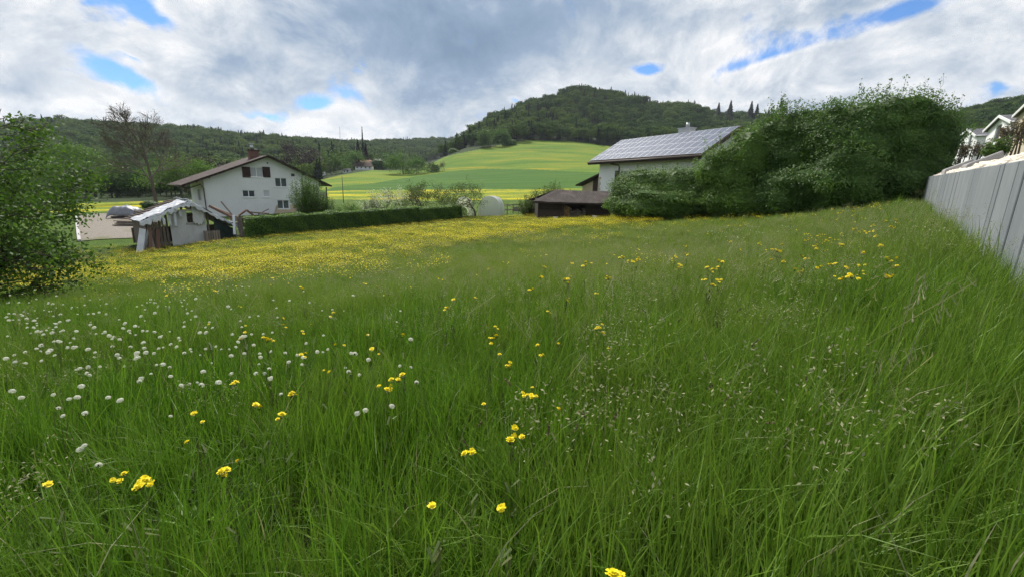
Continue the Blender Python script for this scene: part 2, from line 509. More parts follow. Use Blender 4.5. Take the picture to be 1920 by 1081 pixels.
def build_gn(K):
    """instance K prototypes (kept in the object's own mesh) on the object's own loose points"""
    g = bpy.data.node_groups.new('scatter', 'GeometryNodeTree')
    g.interface.new_socket('Geometry', in_out='INPUT', socket_type='NodeSocketGeometry')
    g.interface.new_socket('Geometry', in_out='OUTPUT', socket_type='NodeSocketGeometry')
    gi, go = g.nodes.new('NodeGroupInput'), g.nodes.new('NodeGroupOutput')
    def named(n, t):
        x = g.nodes.new('GeometryNodeInputNamedAttribute'); x.data_type = t; x.inputs['Name'].default_value = n
        return x.outputs[0]
    def is_k(a, k):
        c = g.nodes.new('FunctionNodeCompare'); c.data_type = 'INT'; c.operation = 'EQUAL'
        ia = [s for s in c.inputs if s.type == 'INT']
        g.links.new(a, ia[0]); ia[1].default_value = k
        return c.outputs[0]
    def part(a, k):
        s = g.nodes.new('GeometryNodeSeparateGeometry'); s.domain = 'POINT'
        g.links.new(gi.outputs[0], s.inputs[0]); g.links.new(is_k(a, k), s.inputs[1])
        return s.outputs[0]
    proto, pid, rot, scl = named('proto', 'INT'), named('pid', 'INT'), named('rot', 'FLOAT_VECTOR'), named('scl', 'FLOAT_VECTOR')
    j = g.nodes.new('GeometryNodeJoinGeometry')
    for k in range(K):
        ip = g.nodes.new('GeometryNodeInstanceOnPoints')
        g.links.new(part(pid, k), ip.inputs['Points']); g.links.new(part(proto, k), ip.inputs['Instance'])
        g.links.new(rot, ip.inputs['Rotation']); g.links.new(scl, ip.inputs['Scale'])
        g.links.new(ip.outputs[0], j.inputs[0])
    g.links.new(j.outputs[0], go.inputs[0])
    return g

def scatter(name, protos, mats, pos, pid, rot, scl, itint):
    """protos: list of (V, F(list of tuples), matindex list, tint per vertex)"""
    V, F, MI, T, PR = [], [], [], [], []
    b = 0
    for k, (v, f, mi, t) in enumerate(protos):
        V.append(np.asarray(v, float)); F += [tuple(i + b for i in q) for q in f]; MI += list(mi)
        T.append(np.asarray(t, float)); PR.append(np.full(len(v), k)); b += len(v)
    n = len(pos)
    V = np.concatenate(V + [np.asarray(pos)])
    me = bpy.data.meshes.new(name)
    me.from_pydata(V.tolist(), [], F)
    me.polygons.foreach_set('material_index', np.asarray(MI, np.int32))
    for m in mats: me.materials.append(m)
    def attr(nm, typ, vals, key='value'):
        a = me.attributes.new(nm, typ, 'POINT'); a.data.foreach_set(key, np.ascontiguousarray(vals).ravel())
    z = np.zeros(b)
    attr('proto', 'INT', np.concatenate(PR + [np.full(n, -1)]).astype(np.int32))
    attr('pid', 'INT', np.concatenate([np.full(b, -1), pid]).astype(np.int32))
    attr('tint', 'FLOAT', np.concatenate(T + [np.zeros(n)]).astype(np.float32))
    attr('itint', 'FLOAT', np.concatenate([z, itint]).astype(np.float32))
    attr('rot', 'FLOAT_VECTOR', np.concatenate([np.zeros((b, 3)), rot]).astype(np.float32), 'vector')
    scl = np.asarray(scl, float)
    if scl.ndim == 1: scl = np.stack([scl] * 3, 1)
    attr('scl', 'FLOAT_VECTOR', np.concatenate([np.ones((b, 3)), scl]).astype(np.float32), 'vector')
    o = link(name, me)
    md = o.modifiers.new('scatter', 'NODES'); md.node_group = build_gn(len(protos))
    o['kind'] = 'stuff'
    return o

def in_poly(P, poly):
    P = np.asarray(P); poly = np.asarray(poly, float)
    x, y = P[:, 0], P[:, 1]; r = np.zeros(len(P), bool)
    j = len(poly) - 1
    for i in range(len(poly)):
        (xi, yi), (xj, yj) = poly[i], poly[j]
        if yi != yj:
            r ^= ((yi > y) != (yj > y)) & (x < (xj - xi) * (y - yi) / (yj - yi) + xi)
        j = i
    return r
# ------------------------------------------------------------------ ground, fields, hills
def soil(name, stops, scale, stretch=(1, 1, 1), rough=.95, bstr=.6, bdist=.05, fine=40.0, streak_cols=None):
    def b(t):
        pos = t.node('ShaderNodeNewGeometry').outputs['Position']
        v = t.v('MULTIPLY', pos, stretch)
        n = t.noise(v, scale, 6, .62)
        f = t.noise(pos, fine, 4, .7)
        k = t.m('ADD', t.m('MULTIPLY', n, .65), t.m('MULTIPLY', f, .35))
        col = t.ramp(k, stops)
        if streak_cols is not None:
            sc, sv, thr, c2 = streak_cols
            s = t.noise(t.v('MULTIPLY', pos, sv), sc, 5, .65)
            col = t.mix(t.map_range(s, thr, thr + .14), col, c2)
        return bsdf(t, col, rough, .1, 0, f, bstr, bdist)
    return material(name, b)
M_meadow = soil('meadow_soil', [(.3, (.022, .030, .010)), (.7, (.045, .070, .018))], .6)
M_lawn = soil('lawn_turf', [(.36, (.036, .074, .012)), (.62, (.080, .128, .020))], .5, fine=5, bstr=1.0, bdist=.15)
M_hill = soil('hill_grass', [(.36, (.050, .110, .012)), (.49, (.085, .150, .016)), (.60, (.150, .185, .020))], .022, (1, 2.6, 1), fine=1.2, bdist=.3,
              streak_cols=(.06, (.25, 1.2, 5.0), .55, (.22, .20, .014)))
M_dark = soil('dark_crop', [(.36, (.026, .078, .012)), (.60, (.056, .118, .016))], .05, (.5, 2.5, 1), fine=1.5, bdist=.2)
M_yellow = soil('flower_field', [(.43, (.07, .14, .018)), (.51, (.18, .21, .018)), (.59, (.40, .34, .012)), (.70, (.52, .42, .010))], .09, (.7, 1.2, 1), fine=2.2, bdist=.3)
M_forest = soil('forest_floor', [(.3, (.018, .030, .012)), (.7, (.035, .055, .02))], .05, fine=.6, bdist=.3)
M_upland = soil('upland_grass', [(.36, (.040, .078, .013)), (.62, (.085, .130, .022))], .25, fine=4, bstr=1.0, bdist=.15)

P_YELLOW_L = [(60, 401), (60, 384), (180, 380), (250, 377.5), (380, 374), (400, 392), (300, 396), (200, 397)]
P_YELLOW_C = [(612, 374), (612, 358), (690, 357.5), (800, 356), (900, 355), (1000, 356), (1140, 352), (1140, 364), (1010, 374), (900, 376), (800, 377)]
P_DARK = [(600, 361), (626, 351), (700, 344), (760, 334), (850, 321), (905, 317), (1000, 318), (1100, 323), (1200, 326), (1200, 350), (1140, 352), (1000, 355.5), (900, 354.5), (800, 355.5), (690, 357), (600, 358.5)]
P_HILL = [(560, 360), (600, 338), (640, 328), (720, 316), (800, 303), (860, 288), (925, 275), (985, 263.5), (1070, 265), (1135, 274), (1250, 274), (1400, 284), (1400, 365), (1000, 357), (690, 359)]
P_LAWN = [(-120, 398), (145, 398), (260, 398), (262, 458), (75, 474), (-120, 490)]

def polar_grid(az, rad):
    A, R = np.meshgrid(az, rad)
    x, y = R * np.sin(A), R * np.cos(A)
    z = ground_z(x.ravel(), y.ravel())
    return np.stack([x.ravel(), y.ravel(), z], 1), len(az), len(rad)
az = np.concatenate([np.radians(np.arange(-180, -62, 4.0)), np.radians(np.arange(-62, 62, .13)), np.radians(np.arange(62, 180.1, 4.0))])
rad = np.concatenate([[0.0], np.geomspace(.5, 58, 90), np.geomspace(58.7, 430, 185), np.geomspace(442, 2200, 60)])
GV, na, nr = polar_grid(az, rad)
i, j = np.meshgrid(np.arange(na - 1), np.arange(nr - 1))
GF = np.stack([j * na + i, j * na + i + 1, (j + 1) * na + i + 1, (j + 1) * na + i], -1).reshape(-1, 4)
GC = GV[GF].mean(1)
PP, depth = project(GC)
front = depth > 1
dist = np.hypot(GC[:, 0], GC[:, 1])
cls = np.zeros(len(GF), int)
cls[(dist > 46) & front] = 6
cls[dist > 100] = 5
cls[~front & (dist > 60)] = 6
cls[front & in_poly(PP, P_HILL) & (dist > 80) & (dist < 430)] = 1
cls[front & in_poly(PP, P_YELLOW_C) & (dist > 60) & (dist < 190)] = 3
cls[front & in_poly(PP, P_DARK) & (dist > 95) & (dist < 330)] = 2
cls[front & in_poly(PP, P_YELLOW_L) & (dist > 60) & (dist < 130)] = 3
cls[front & in_poly(PP, P_LAWN) & (dist > 40) & (dist < 90)] = 4
for k, (nm, m) in enumerate([('meadow', M_meadow), ('hill_field', M_hill), ('dark_crop_field', M_dark), ('flower_field', M_yellow),
                             ('lawn', M_lawn), ('forest_ground', M_forest), ('ground', M_upland)]):
    f = GF[cls == k]
    u, inv = np.unique(f, return_inverse=True)
    o = link(nm, mesh_np(nm, GV[u], inv.reshape(-1, 4), m, smooth=True))
    tag(o, kind='structure')

# ------------------------------------------------------------------ retaining wall, bank above it
wa, wb = at(1920, 469, 5), at(1728, 370, 26)
WD = (wb - wa)[:2]; WL = np.linalg.norm(WD); WD = WD / WL             # along the wall, away from the camera
WN = np.array([WD[1], -WD[0]])                                        # into the bank
wn3 = np.array([WN[0], WN[1], 0.0])
_ta, _tb = plane_hit(1920, 300, wa, wn3), plane_hit(1728, 334, wa, wn3)
ta, tb = np.dot((_ta - wa)[:2], WD), np.dot((_tb - wa)[:2], WD)
def wall_top(t): return _ta[2] + (_tb[2] - _ta[2]) * (t - ta) / (tb - ta)
def wall_pt(t, o=0.0): return wa[:2] + WD * t + WN * o
print('wall', wa, wb, WL, wall_top(0), wall_top(WL))

def conc(t):
    co = t.node('ShaderNodeTexCoord').outputs['Object']
    r = t.node('ShaderNodeObjectInfo').outputs['Random']
    n = t.noise(t.v('ADD', co, t.comb(t.m('MULTIPLY', r, 40.0), 0, 0)), 1.4, 6, .6)
    st = t.noise(t.v('MULTIPLY', co, (9, 9, .5)), 1.5, 4, .6)
    g = t.noise(co, 60, 2, .6)
    k = t.m('ADD', t.m('MULTIPLY', n, .45), t.m('ADD', t.m('MULTIPLY', st, .35), t.m('MULTIPLY', r, .20)))
    col = t.ramp(k, [(.25, (.13, .15, .165)), (.55, (.19, .21, .225)), (.85, (.26, .28, .285))])
    return bsdf(t, col, .8, .25, 0, g, .25, .004)
M_conc = material('cast_concrete', conc)
M_conc2 = plain('weathered_concrete', (.33, .32, .32), .85, .25, 1.2)
wall = empty('retaining_wall', (*wall_pt(0), 0))
tag(wall, 'long grey concrete retaining wall of upright panels beside the meadow', 'wall', kind='thing')
t = -5.0
pk = 0
while t < WL + .2:
    w = [1.05, .55, 1.0, .5, 1.0, 1.05][pk % 6]; pk += 1
    tilt = rng.normal() * .006
    a, b = t + .012, t + w - .012
    P = []
    for z0, o0 in ((None, 0.0), (1, -.02 * 0)):
        for tt, off in ((a, tilt), (b, -tilt), (b, .22), (a, .22)):
            p = wall_pt(tt, off)
            zz = gz(*p) - .5 if z0 is None else wall_top(tt) + rng.normal() * .002
            P.append((p[0], p[1], zz))
    mb = MB().hexa(P)
    me = mb.mesh('panel', M_conc)
    o = link('panel', me)
    bv = o.modifiers.new('bevel', 'BEVEL'); bv.width = .012; bv.segments = 1
    o.parent = wall; o.matrix_parent_inverse = Matrix.Translation(-Vector(wall.location))
    t += w

# bank behind the wall
bt = np.linspace(-6, WL + .35, 70); bo = np.concatenate([[.16], np.linspace(.3, 2.2, 12), np.geomspace(2.6, 60, 26)])
def bank_z(t, o):
    q = wall_pt(t, o)
    z = wall_top(t) - .10 + .52 * (1 - math.exp(-max(o - .2, 0) / .9)) + .105 * max(o - .2, 0)
    return max(z, gz(*q) + .06 * (o > 3))
BV = np.array([(*wall_pt(tt, oo), bank_z(tt, oo)) for oo in bo for tt in bt])
nb = len(bt)
BF = [(r * nb + c, r * nb + c + 1, (r + 1) * nb + c + 1, (r + 1) * nb + c) for r in range(len(bo) - 1) for c in range(nb - 1)]
M_bank = soil('bank_earth', [(.3, (.10, .085, .06)), (.7, (.19, .17, .13))], 2.0)
bank = link('embankment', mesh_np('embankment', BV, BF, [M_bank, M_lawn], smooth=True, mi=[0 if f[0] // nb < 14 else 1 for f in BF]))
tag(bank, kind='structure')
M_stone = plain('limestone', (.52, .47, .40), .9, .28, 2.5, bstr=.5)
def stone_mesh(seed):
    r = np.random.default_rng(seed)
    bm = bmesh.new(); bmesh.ops.create_icosphere(bm, subdivisions=1, radius=.5)
    for v in bm.verts:
        v.co *= 1 + r.uniform(-.22, .18)
        v.co.x *= 1.25; v.co.z *= .62
    me = bpy.data.meshes.new('stone'); bm.to_mesh(me); bm.free(); me.materials.append(M_stone)
    return me
stones = [stone_mesh(k) for k in range(8)]
_rb = []
for q in range(1500):
    t = -1.5 + (WL + 1.2) * (q / 1500) ** 1.25
    o = .2 + 1.35 * rng.random()
    _rb.append((t, o, rng.uniform(.14, .34) * (1.1 - .15 * o)))
_rb.sort(key=lambda s: s[0] + (0 if s[0] > 1.0 else 100))
sv, sf, b0 = [], [], 0
for q, (t, o, s) in enumerate(_rb):
    p = wall_pt(t, o); z = bank_z(t, o) + s * .12
    R = Matrix.Translation((p[0], p[1], z)) @ Matrix.Rotation(rng.uniform(0, 6.28), 4, 'Z') @ Matrix.Rotation(rng.normal() * .4, 4, 'X') @ Matrix.Scale(s, 4)
    me = stones[q % 8]
    if q < 300:
        ob = link('stone', me, bank); ob.matrix_local = R
    else:
        sv += [tuple(R @ v.co) for v in me.vertices]; sf += [tuple(i + b0 for i in p_.vertices) for p_ in me.polygons]; b0 = len(sv)
ob = link('stones', mesh_np('stones', sv, sf, M_stone), bank); ob['kind'] = 'stuff'

# paved driveway by the left house
def pavers(t):
    co = t.node('ShaderNodeNewGeometry').outputs['Position']
    br = t.node('ShaderNodeTexBrick')
    rot = t.node('ShaderNodeVectorRotate'); rot.inputs['Angle'].default_value = .62; t.put(rot.inputs['Vector'], co)
    t.put(br.inputs['Vector'], rot.outputs[0]); br.inputs['Scale'].default_value = 2.0
    t.put(br.inputs['Color1'], (.19, .165, .145)); t.put(br.inputs['Color2'], (.235, .205, .18)); t.put(br.inputs['Mortar'], (.10, .095, .07))
    br.inputs['Mortar Size'].default_value = .03
    moss = t.noise(co, .35, 5, .65)
    col = t.mix(t.map_range(moss, .56, .72), br.outputs[0], (.10, .11, .045))
    return bsdf(t, col, .9, .2, 0, br.outputs[1], -.4, .02)
M_paver = material('brick_paving', pavers)
dq = [ground_hit(152, 453), ground_hit(290, 446), ground_hit(300, 404), ground_hit(144, 402)]
nn = 16
DV, DF = [], []
for a in range(nn + 1):
    for b in range(nn + 1):
        u, v = a / nn, b / nn
        p = (dq[0] * (1 - u) + dq[1] * u) * (1 - v) + (dq[3] * (1 - u) + dq[2] * u) * v
        DV.append((p[0], p[1], gz(p[0], p[1]) + .05))
DF = [(a * (nn + 1) + b, (a + 1) * (nn + 1) + b, (a + 1) * (nn + 1) + b + 1, a * (nn + 1) + b + 1) for a in range(nn) for b in range(nn)]
drv = tag(link('driveway', mesh_np('driveway', DV, DF, M_paver)), kind='structure')
mb = MB()
for b in range(nn):
    for a0, a1 in ((b, b + 1),):
        p, q = np.array(DV[a0]), np.array(DV[a1]); mb.bar(p + (-.12, 0, .02), q + (-.12, 0, .02), .2, .16)
kerb = mb.build('kerb', M_conc2, drv)
# ------------------------------------------------------------------ woods on the hills
M_bark = plain('bark', (.085, .070, .055), .95, .35, 6.0, bstr=.8, streak=(3, 3, .6))
M_fd1 = leafy('wood_leaf', (.018, .044, .012), (.052, .104, .022), .2, .9, tip=(.105, .155, .030), spec=.05)
M_fc = leafy('wood_needle', (.012, .026, .014), (.022, .042, .020), .10, .9, tip=(.030, .046, .020), spec=.05)
def proto_broad(seed, slim=1.0):
    r = np.random.default_rng(seed)
    lobes = [((0, 0, .62), (.40 * slim, .40 * slim, .36))]
    for k in range(7):
        a = r.uniform(0, 6.28); q = r.uniform(.2, .36) * slim
        lobes.append(((q * math.cos(a), q * math.sin(a), r.uniform(.35, .85)), (.22 * slim, .22 * slim, r.uniform(.14, .2))))
    P, D = lobe_leaves(lobes, 2600, .2)
    D = D + rng.normal(size=D.shape) * .28 + np.array([0, 0, .35])
    V, F = leaf_quads(P, D, r.uniform(.06, .12, len(P)), .85)
    t = np.clip(.25 + .5 * rng.random(len(P)) + .35 * (P[:, 2] - .55), 0, 1)  # darker low, lighter high: crown shading put into the leaf tint
    mb = MB().tube([(0, 0, -.05), (0, 0, .5)], [.025, .015], 5)
    nv = len(V)
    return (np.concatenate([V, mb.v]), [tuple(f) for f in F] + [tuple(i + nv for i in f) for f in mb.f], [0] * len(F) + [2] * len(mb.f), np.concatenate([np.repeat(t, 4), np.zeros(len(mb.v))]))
def proto_conifer(seed):
    r = np.random.default_rng(seed)
    n = 620
    h = r.uniform(.06, 1, n) ** .9
    tier = .5 + .5 * np.abs(np.sin(h * 34))
    q = (1.02 - h) * .19 * (.35 + .65 * tier) * r.uniform(.5, 1, n) + .004
    a = r.uniform(0, 6.28, n)
    P = np.stack([q * np.cos(a), q * np.sin(a), h - q * .35], 1)
    D = np.stack([np.cos(a) * .5, np.sin(a) * .5, np.full(n, .9)], 1) + r.normal(size=(n, 3)) * .3
    V, F = leaf_quads(P, D, (.05 + .07 * (1 - h)), .55, up=np.stack([-np.sin(a), np.cos(a), 0 * a], 1))
    mb = MB().tube([(0, 0, -.05), (0, 0, .95)], [.018, .004], 5)
    nv = len(V)
    return (np.concatenate([V, mb.v]), [tuple(f) for f in F] + [tuple(i + nv for i in f) for f in mb.f], [1] * len(F) + [2] * len(mb.f), np.concatenate([np.repeat(r.random(n), 4), np.zeros(len(mb.v))]))
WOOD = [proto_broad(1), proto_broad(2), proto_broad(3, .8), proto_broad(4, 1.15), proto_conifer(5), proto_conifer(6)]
def wood(name, label, sel, n, az0, az1, r0, r1, h=(10, 14), con=.15, seed=1):
    r = np.random.default_rng(seed)
    a = np.radians(r.uniform(az0, az1, n)); q = np.sqrt(r.uniform(r0 ** 2, r1 ** 2, n))
    x, y = q * np.sin(a), q * np.cos(a); z = ground_z(x, y)
    P = np.stack([x, y, z], 1)
    S, _ = project(P)
    k = sel(S, P); P = P[k]; S = S[k]
    # thin to a spacing
    cell = {}
    keep = []
    for i, p in enumerate(P):
        c = (int(p[0] // 8.3), int(p[1] // 8.3))
        if c in cell: continue
        cell[c] = 1; keep.append(i)
    P = P[keep]; n = len(P)
    pn = np.sin(P[:, 0] * .021 + 1) * np.sin(P[:, 1] * .017) + .5 * np.sin(P[:, 0] * .06) * np.sin(P[:, 1] * .05 + 2)
    isc = r.random(n) < con * (1 + 1.6 * pn)
    pid = np.where(isc, r.integers(4, 6, n), r.integers(0, 4, n))
    s = r.uniform(h[0], h[1], n) * r.uniform(.8, 1.2, n) * np.where(isc, 1.12, 1)
    it = np.clip(.30 + .40 * pn + r.normal(size=n) * .38, 0, 1)
    s = s * np.clip(P[:, 1] / 300.0, .62, 1)
    rot = np.stack([r.normal(size=n) * .04, r.normal(size=n) * .04, r.uniform(0, 6.28, n)], 1)
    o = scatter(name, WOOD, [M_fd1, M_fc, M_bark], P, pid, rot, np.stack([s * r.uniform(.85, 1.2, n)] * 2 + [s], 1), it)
    tag(o, label, 'forest')
    print(name, n)
    return o
def sel_left(S, P):
    return (P[:, 1] > 128) & ~in_poly(S, P_HILL) & ~((S[:, 0] > 360) & (P[:, 1] < 215)) & ((S[:, 0] < 600) | (P[:, 1] > 330) & (S[:, 0] < 800) & ~((S[:, 0] > 620) & (P[:, 1] < 345)))
wood('forest', 'dark green mixed forest covering the long ridge behind the white house', sel_left, 42000, -62, -12, 140, 790, seed=3, con=.16)
def sel_mid(S, P):
    return ~in_poly(S, P_HILL) & (S[:, 0] > 560) & (S[:, 0] < 1560) & ((P[:, 1] > 366) | (S[:, 0] < 840) & (P[:, 1] > 345)) & ((S[:, 0] < 850) | (P[:, 1] < 720))
wood('forest', 'green wood covering the pointed hill above the sloping field', sel_mid, 30000, -26, 38, 340, 1000, h=(9.5, 13.5), con=.22, seed=4)
def sel_right(S, P):
    return S[:, 0] > 1640
wood('forest', 'dark wooded hillside behind the row of new houses', sel_right, 16000, 40, 62, 230, 640, h=(7, 10), con=.05, seed=5)
# ------------------------------------------------------------------ buildings
M_white = plain('white_render', (.66, .67, .69), .9, .07, .7, bstr=.15, streak=(1, 1, .5))
M_white2 = plain('bright_render', (.74, .75, .76), .9, .06, .7, bstr=.1)
M_beige = plain('beige_render', (.50, .43, .33), .9, .1, .8)
M_tan = plain('tan_plaster', (.46, .38, .27), .9, .12, 1.2)
def tiles(name, col, sx, sz):
    def b(t):
        co = t.node('ShaderNodeTexCoord').outputs['UV']
        br = t.node('ShaderNodeTexBrick'); t.put(br.inputs['Vector'], t.v('MULTIPLY', co, (sx, sz, 1)))
        br.inputs['Scale'].default_value = 1.0; br.inputs['Mortar Size'].default_value = .06
        br.inputs['Brick Width'].default_value = .5; br.inputs['Row Height'].default_value = .5
        t.put(br.inputs['Color1'], tuple(c * .8 for c in col)); t.put(br.inputs['Color2'], tuple(c * 1.25 for c in col)); t.put(br.inputs['Mortar'], tuple(c * .45 for c in col))
        n = t.noise(t.v('MULTIPLY', co, (.6, .6, 1)), 1.0, 6, .65)
        c = t.mix(t.map_range(n, .5, .75), br.outputs[0], tuple(x * 1.5 + .015 for x in col))
        return bsdf(t, c, .85, .2, 0, br.outputs[1], -.6, .03)
    return material(name, b)
M_tile_br = tiles('brown_roof_tile', (.060, .042, .037), 2.0, 2.0)
M_tile_dk = tiles('dark_wood_shingle', (.055, .043, .040), 2.5, 2.5)
M_slate = tiles('grey_slate', (.12, .12, .135), 2.0, 2.0)
M_dkwood = plain('dark_stained_wood', (.045, .033, .028), .8, .35, 3.0, streak=(1, 1, 6), bstr=.5)
M_barewood = plain('weathered_timber', (.20, .17, .14), .9, .35, 4.0, streak=(1, 6, 6), bstr=.5)
M_fresh = plain('split_firewood', (.42, .28, .14), .9, .4, 5.0)
M_frame = plain('white_window_frame', (.72, .73, .74), .5, .04, 1.0)
M_brown = plain('brown_shutter', (.045, .028, .024), .7, .2, 3.0, streak=(1, 1, 12))
M_pipe = plain('copper_downpipe', (.06, .045, .04), .5, .15, 3.0)
M_brick = plain('chimney_brick', (.12, .065, .052), .9, .3, 5.0)
M_metal = plain('sheet_metal', (.45, .46, .48), .35, .12, 2.0, metal=.9)
M_quoin = plain('pale_quoin_stone', (.45, .40, .33), .9, .25, 3.0, bstr=.6)
def glass(name, col, rough=.06):
    return material(name, lambda t: bsdf(t, t.ramp(t.noise(t.node('ShaderNodeTexCoord').outputs['Object'], 1.5, 3, .5), [(.3, col), (.7, tuple(c * 1.8 for c in col))]), rough, .6))
M_glass = glass('window_glass', (.05, .058, .07))  # base lifted to grey: part of the sky reflection is in the colour
M_curtain = plain('net_curtain', (.42, .43, .47), .9, .15, 2.0, streak=(8, 1, .3))

def uvmap(me, U, V2):
    """planar tile coordinates in metres along the two directions U and V2"""
    uv = me.uv_layers.new(name='UVMap')
    U, V2 = Vector(U), Vector(V2)
    for l in me.loops:
        c = me.vertices[l.vertex_index].co
        uv.data[l.index].uv = (c.dot(U), c.dot(V2))

def frame_of(loc, rz):
    c, s = math.cos(rz), math.sin(rz)
    x, y = np.array([c, s, 0]), np.array([-s, c, 0])
    def loc_of(P):
        q = np.asarray(P) - np.asarray(loc); return np.array([q @ x, q @ y, q[2]])
    return x, y, loc_of

def holed_wall(mb, breaks, zbot, top, holes, y=0.0, rev=.14):
    """wall in the local x-z plane at depth y with real openings and reveals; top(x) is its upper edge"""
    xs = sorted(set([round(b, 4) for b in breaks] + [round(v, 4) for h in holes for v in h[:2]]))
    for a, b in zip(xs[:-1], xs[1:]):
        if b - a < 1e-4: continue
        m = (a + b) / 2
        hs = sorted([h for h in holes if h[0] < m < h[1]], key=lambda h: h[2])
        z = zbot
        for h in hs:
            if h[2] > z: mb.add([(a, y, z), (b, y, z), (b, y, h[2]), (a, y, h[2])], [(0, 1, 2, 3)])
            z = h[3]
        mb.add([(a, y, z), (b, y, z), (b, y, top(b)), (a, y, top(a))], [(0, 1, 2, 3)])
    for x0, x1, z0, z1 in holes:
        q = [(x0, z0), (x1, z0), (x1, z1), (x0, z1)]
        for i in range(4):
            (a, c), (b, d) = q[i], q[(i + 1) % 4]
            mb.add([(a, y, c), (b, y, d), (b, y + rev, d), (a, y + rev, c)], [(0, 1, 2, 3)])

def window(root, x0, x1, z0, z1, y=0.0, panes=2, sill=True, glassmat=None, rev=.14, axis='x'):
    """casement: frame with its panes and a sill; axis 'side' puts it in the local y-z plane"""
    def tr(p):
        if axis == 'x': return p
        return (y_side + p[1], -p[0], p[2])
    y_side = y
    yy = y if axis == 'x' else 0.0
    yg = yy + rev * .75
    fw = .06
    mb = MB()
    def bx(m, lo, hi):
        m.box(lo, hi)
    for lo, hi in (((x0, yg - .04, z0), (x1, yg + .03, z0 + fw)), ((x0, yg - .04, z1 - fw), (x1, yg + .03, z1)),
                   ((x0, yg - .04, z0 + fw), (x0 + fw, yg + .03, z1 - fw)), ((x1 - fw, yg - .04, z0 + fw), (x1, yg + .03, z1 - fw))):
        bx(mb, lo, hi)
    w = (x1 - x0) / panes
    for k in range(1, panes):
        bx(mb, (x0 + w * k - .05, yg - .05, z0 + fw), (x0 + w * k + .05, yg + .03, z1 - fw))
    mb.v = [tr(p) for p in mb.v]
    wi = mb.build('window', M_frame, root)
    for k in range(panes):
        m = MB(); bx(m, (x0 + w * k + .04, yg, z0 + .04), (x0 + w * (k + 1) - .04, yg + .02, z1 - .04)); m.v = [tr(p) for p in m.v]
        m.build('pane', glassmat or M_glass, wi)
    if sill:
        m = MB(); bx(m, (x0 - .08, yy - .07, z0 - .10), (x1 + .08, yg - .05, z0 - .005)); m.v = [tr(p) for p in m.v]
        m.build('sill', M_frame, wi)
    return wi

def roof_slab(mb, e0, e1, r1, r0, th=.2):
    mb.slab([e0, e1, r1, r0], th)

# ---------- the white house on the left
rzA = math.radians(44)
cA = at(388, 390, 54)
zA = gz(cA[0], cA[1]) - .3
locA = (cA[0], cA[1], zA)
hA = empty('house', locA, rzA)
tag(hA, 'white three-storey house with brown gable roof and shuttered upper window', 'house')
xA, yA, toA = frame_of(locA, rzA)
nA = -yA
def pa(px, py, off=0.0):
    return toA(plane_hit(px, py, np.array(locA) + nA * off, nA))
apex, le, re_ = pa(503, 291, .9), pa(340, 347, .9), pa(622, 348, .9)
WA, DA = pa(600, 380)[0], 10.5
print('houseA', WA, apex, le, re_, pa(388, 402))
def topA(x):
    return (le[2] + (apex[2] - le[2]) * (x - le[0]) / (apex[0] - le[0]) if x < apex[0] else apex[2] + (re_[2] - apex[2]) * (x - apex[0]) / (re_[0] - apex[0])) - .12
def rectA(x0, y0, x1, y1):
    p, q = pa(x0, y1), pa(x1, y0); m = pa((x0 + x1) / 2, (y0 + y1) / 2)
    w, h = abs(q[0] - p[0]), abs(pa((x0 + x1) / 2, y0)[2] - pa((x0 + x1) / 2, y1)[2])
    return (m[0] - w / 2, m[0] + w / 2, m[2] - h / 2, m[2] + h / 2)
winA = [rectA(469.5, 314, 492, 332), rectA(516.5, 334, 537, 350.5), rectA(455.5, 357, 477.5, 369.5), rectA(494.5, 357, 505, 369.5), rectA(521, 375.5, 541.5, 391.5), rectA(545.5, 325, 553.5, 332)]
mb = MB()
holed_wall(mb, [0, apex[0], WA], 0, topA, winA)
s0, s1 = topA(0), topA(WA)
sideA = (3.3, 5.3, 2.1, 3.6)                                             # tall window on the left side wall: y range, z range
mb2 = MB(); holed_wall(mb2, [0, DA], 0, lambda q: s0, [sideA]); mb.add([(p[1], p[0], p[2]) for p in mb2.v], mb2.f)
mb.add([(WA, 0, 0), (WA, DA, 0), (WA, DA, s1), (WA, 0, s1)], [(0, 1, 2, 3)])
mb.add([(0, DA, 0), (WA, DA, 0), (WA, DA, s1), (apex[0], DA, topA(apex[0])), (0, DA, s0)], [(0, 1, 2, 3, 4)])
mb.build('wall', M_white, hA)
for k, r in enumerate(winA):
    window(hA, *r, panes=(2, 2, 2, 1, 2, 1)[k], glassmat=M_curtain if k in (0, 3) else M_glass)
wi = window(hA, sideA[0], sideA[1], sideA[2], sideA[3], panes=2)
for o in [wi] + list(wi.children):
    for v in o.data.vertices: v.co = (v.co[1], v.co[0], v.co[2])
for x0, x1 in ((455, 468.3), (493.3, 505.5)):
    r = rectA(x0, 313.2, x1, 333)
    m = MB().box((r[0], -.07, r[2]), (r[1], -.015, r[3]))
    n = 12
    for k in range(n):
        z = r[2] + .08 + (r[3] - r[2] - .16) * (k + .5) / n
        m.box((r[0] + .06, -.095, z - .03), (r[1] - .06, -.072, z + .03))
    m.build('shutter', M_brown, hA)
r = rectA(500, 304.6, 502.6, 307.4)
MB().tube([((r[0] + r[1]) / 2, -.03, (r[2] + r[3]) / 2), ((r[0] + r[1]) / 2, .02, (r[2] + r[3]) / 2)], .1, 10).build('vent', M_brown, hA)
